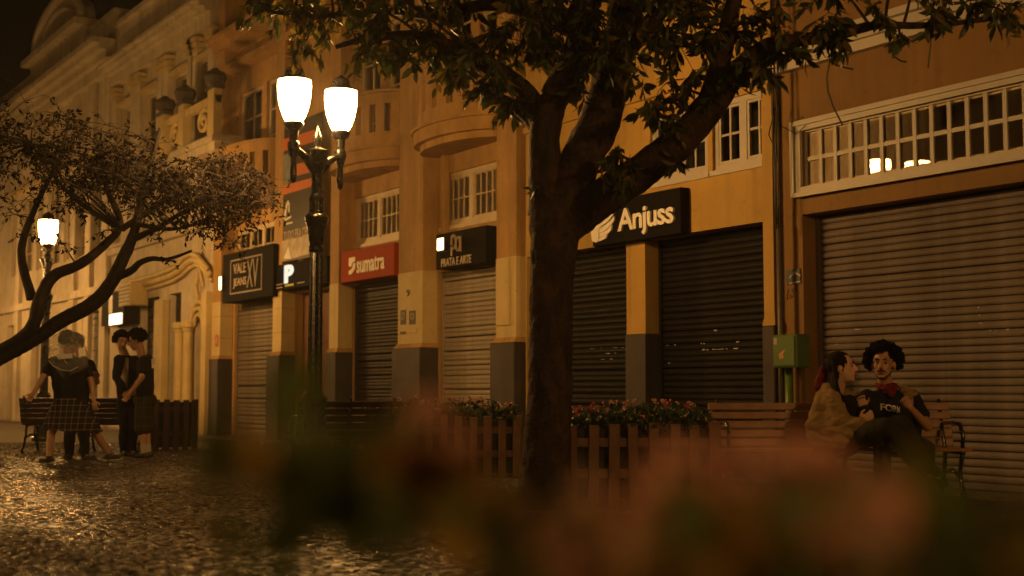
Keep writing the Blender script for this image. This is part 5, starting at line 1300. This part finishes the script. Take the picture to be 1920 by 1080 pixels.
for i in range(nr_):
    t = i/(nr_-1); c = kt.lerp(kb, t); rx = 0.175 + 0.205*t**0.8; ry = 0.14 + 0.10*t
    for k in range(na_):
        a = 6.28318*k/na_; fo = 1 + 0.05*t*math.sin(a*9 + 1.2*math.sin(a*3)); vs_.append((c.x + rx*fo*math.cos(a), c.y + ry*fo*math.sin(a), c.z + 0.02*t*math.sin(a*5) - 0.03*t*math.cos(a)))
    if i: fs_ += [((i-1)*na_+k, (i-1)*na_+(k+1)%na_, i*na_+(k+1)%na_, i*na_+k) for k in range(na_)]
mb.add(vs_, fs_).build('plaid_garment', M_PLD, P1, smooth=True)
M_PLAS = glass('thin_clear_plastic', (0.95,0.95,0.93), 0.20, 0.06)
M_PCR = mat('white_plastic_crease', (0.6,0.58,0.54), 0.4, 0.1)
iv = Matrix.Rotation(-CAMROT, 3, 'Z')
mb = MB(); c0 = iv @ (dep(130,662,Z1-.10) - P1.location)
ellip(mb, c0, (0.245,0.22,0.285), None, 34, 24)
for i, v in enumerate(mb.v):
    v = Vector(v); d_ = v-c0; k = 1 + 0.26*noise.noise(d_*5) + 0.16*noise.noise(d_*13) + 0.06*noise.noise(d_*30); 
    mb.v[i] = tuple(c0 + d_*k)
bag = mb.build('plastic_cover', M_PLAS, P1, smooth=True)
for k, pts in enumerate(([(-0.20,-0.10),(-0.14,-0.17),(-0.04,-0.22),(0.08,-0.225),(0.18,-0.17)], [(-0.12,0.10),(-0.03,0.07),(0.05,0.11),(0.10,0.06)], [(-0.02,-0.05),(0.02,-0.12),(0.06,-0.15)], [(-0.17,0.0),(-0.11,0.05),(-0.06,0.03)])):
    rim = MB(); rim.tube([c0 + Vector((x, -0.20 + 0.5*x*x + 0.35*z*z, z + 0.012*noise.noise(Vector((x*30, z*30, k))))) for x, z in pts], [0.003] + [0.0065]*(len(pts)-2) + [0.003], 5); rim.build('plastic_crease', M_PCR, bag, smooth=True)
MB().add([c0 + Vector(p) for p in [(-0.10,-0.235,-0.02),(0.11,-0.235,-0.015),(0.12,-0.228,-0.070),(-0.06,-0.228,-0.085)]], [(0,1,2,3)]).build('white_print', M_WHTL, bag)
Z4 = 18.3
J4 = dict(head=(140,648,Z4), neck=(140,672,Z4), sl=(168,684,Z4), sr=(114,684,Z4), el=(182,716,Z4-.1), wl=(180,704,Z4-.25), er=(104,716,Z4), wr=(110,750,Z4-.1),
          hl=(152,765,Z4), hr=(130,765,Z4), kl=(157,812,Z4-.05), kr=(131,812,Z4-.05), al=(160,852,Z4), ar=(130,852,Z4), tl=(176,857,Z4-.15), tr=(122,857,Z4-.2))
make_person('person in dark trousers and boots half hidden behind the plastic-covered one', (145,Z4), J4, (0.2,-1,0), SKA, dict(tee=M_TEE, legs=(M_TRO,1.0,0.105,0.085,1.0), hair='short'))
Z2 = 19.2
J2 = dict(head=(228,641,Z2), neck=(234,662,Z2), sl=(252,674,Z2+.1), sr=(222,674,Z2-.1), el=(262,706,Z2), wl=(252,732,Z2-.2), er=(219,708,Z2-.1), wr=(234,736,Z2-.25),
          hl=(250,752,Z2), hr=(232,752,Z2), kl=(250,802,Z2-.05), kr=(233,802,Z2-.08), al=(249,845,Z2), ar=(232,845,Z2), tl=(252,852,Z2-.2), tr=(236,852,Z2-.22))
P2, j2, hp2, HM2 = make_person('standing person in dark jacket over an open white shirt facing the group', (240,Z2), J2, (0.55,-0.8,-0.15), SKB, dict(tee=M_TEE, sleeve=1.5, legs=(M_TRO,1.0,0.10,0.08,1.0), hair='short', hairr=1.12, hs=1.1))
mb = MB(); mid = (j2['sl']+j2['sr'])/2
capsule(mb, mid + Vector((0.0,-0.105,-0.04)), 0.035, mid + Vector((-0.02,-0.125,-0.42)), 0.045); capsule(mb, mid + Vector((0.03,-0.09,0.0)), 0.03, mid + Vector((0.02,-0.12,-0.4)), 0.04)
blob(mb, 0.012, M_WSH, 'white_shirt', P2, 1)
Z3 = 18.5
J3 = dict(head=(256,639,Z3), neck=(265,661,Z3), sl=(270,676,Z3-.2), sr=(276,674,Z3+.18), el=(266,708,Z3-.28), wl=(243,738,Z3-.26), er=(262,710,Z3+.2), wr=(244,732,Z3+.1),
          hl=(270,752,Z3-.1), hr=(274,752,Z3+.1), kl=(266,802,Z3-.1), kr=(274,802,Z3+.12), al=(271,848,Z3-.1), ar=(278,846,Z3+.12), tl=(256,854,Z3-.12), tr=(264,852,Z3+.1))
P3, j3, hp3, HM3 = make_person('standing person in side view with curly hair, black t-shirt and white socks', (270,Z3), J3, (-0.93,-0.25,-0.3), SKC, dict(tee=M_TEE, legs=(M_PLD2,0.98,0.115,0.115,0), hair='curly', hairr=1.16, hs=1.12, sock=True))
p = j3['sl']*0.5 + j3['sr']*0.5
MB().add([p + Vector(q) for q in [(0.122,-0.16,0.01),(0.145,-0.08,0.03),(0.16,-0.08,-0.10),(0.135,-0.17,-0.12)]], [(0,1,2,3)]).build('white_shirt_print', M_WHTL, P3)


# ================================================================== fallen leaves on the wet stones
fl = MB()
for k in range(170):
    q = gnd(rg.uniform(0,1500), 870 + 215*rg.random()**1.3); sz = rg.uniform(0.03,0.07); a = rg.uniform(0,6.28)
    d_ = Vector((math.cos(a), math.sin(a), 0.05)); M, p_, s_z = leaf_matrix(q + Vector((0,0,0.016)), d_, sz, random.Random(k)); sd = Vector((-d_.y, d_.x, rg.uniform(-0.15,0.15)))
    fl.add([p_ + sd*v[0]*sz + d_*v[1]*sz + Vector((0,0,0.3*v[2]*sz)) for v in LEAF_V], LEAF_F)
tag(fl.build('fallen_leaves', M_LEAFR, recalc=False), 'scattered fallen brown leaves lying on the wet paving', 'leaves', kind='stuff')
# ================================================================== damp night air, added to lift the blacks and halo the globes
HZ = bpy.data.materials.new('added_damp_haze'); HZ.use_nodes = True; hn = HZ.node_tree.nodes; hn.clear()
hv = hn.new('ShaderNodeVolumePrincipled'); hv.inputs['Density'].default_value = 0.0011; hv.inputs['Color'].default_value = (0.9,0.9,0.9,1); hv.inputs['Anisotropy'].default_value = 0.6
ho_ = hn.new('ShaderNodeOutputMaterial'); HZ.node_tree.links.new(hv.outputs[0], ho_.inputs['Volume'])
tag(MB().box(-72, 14, -30, 8, -1.0, 13.5).build('haze', HZ), kind='stuff')
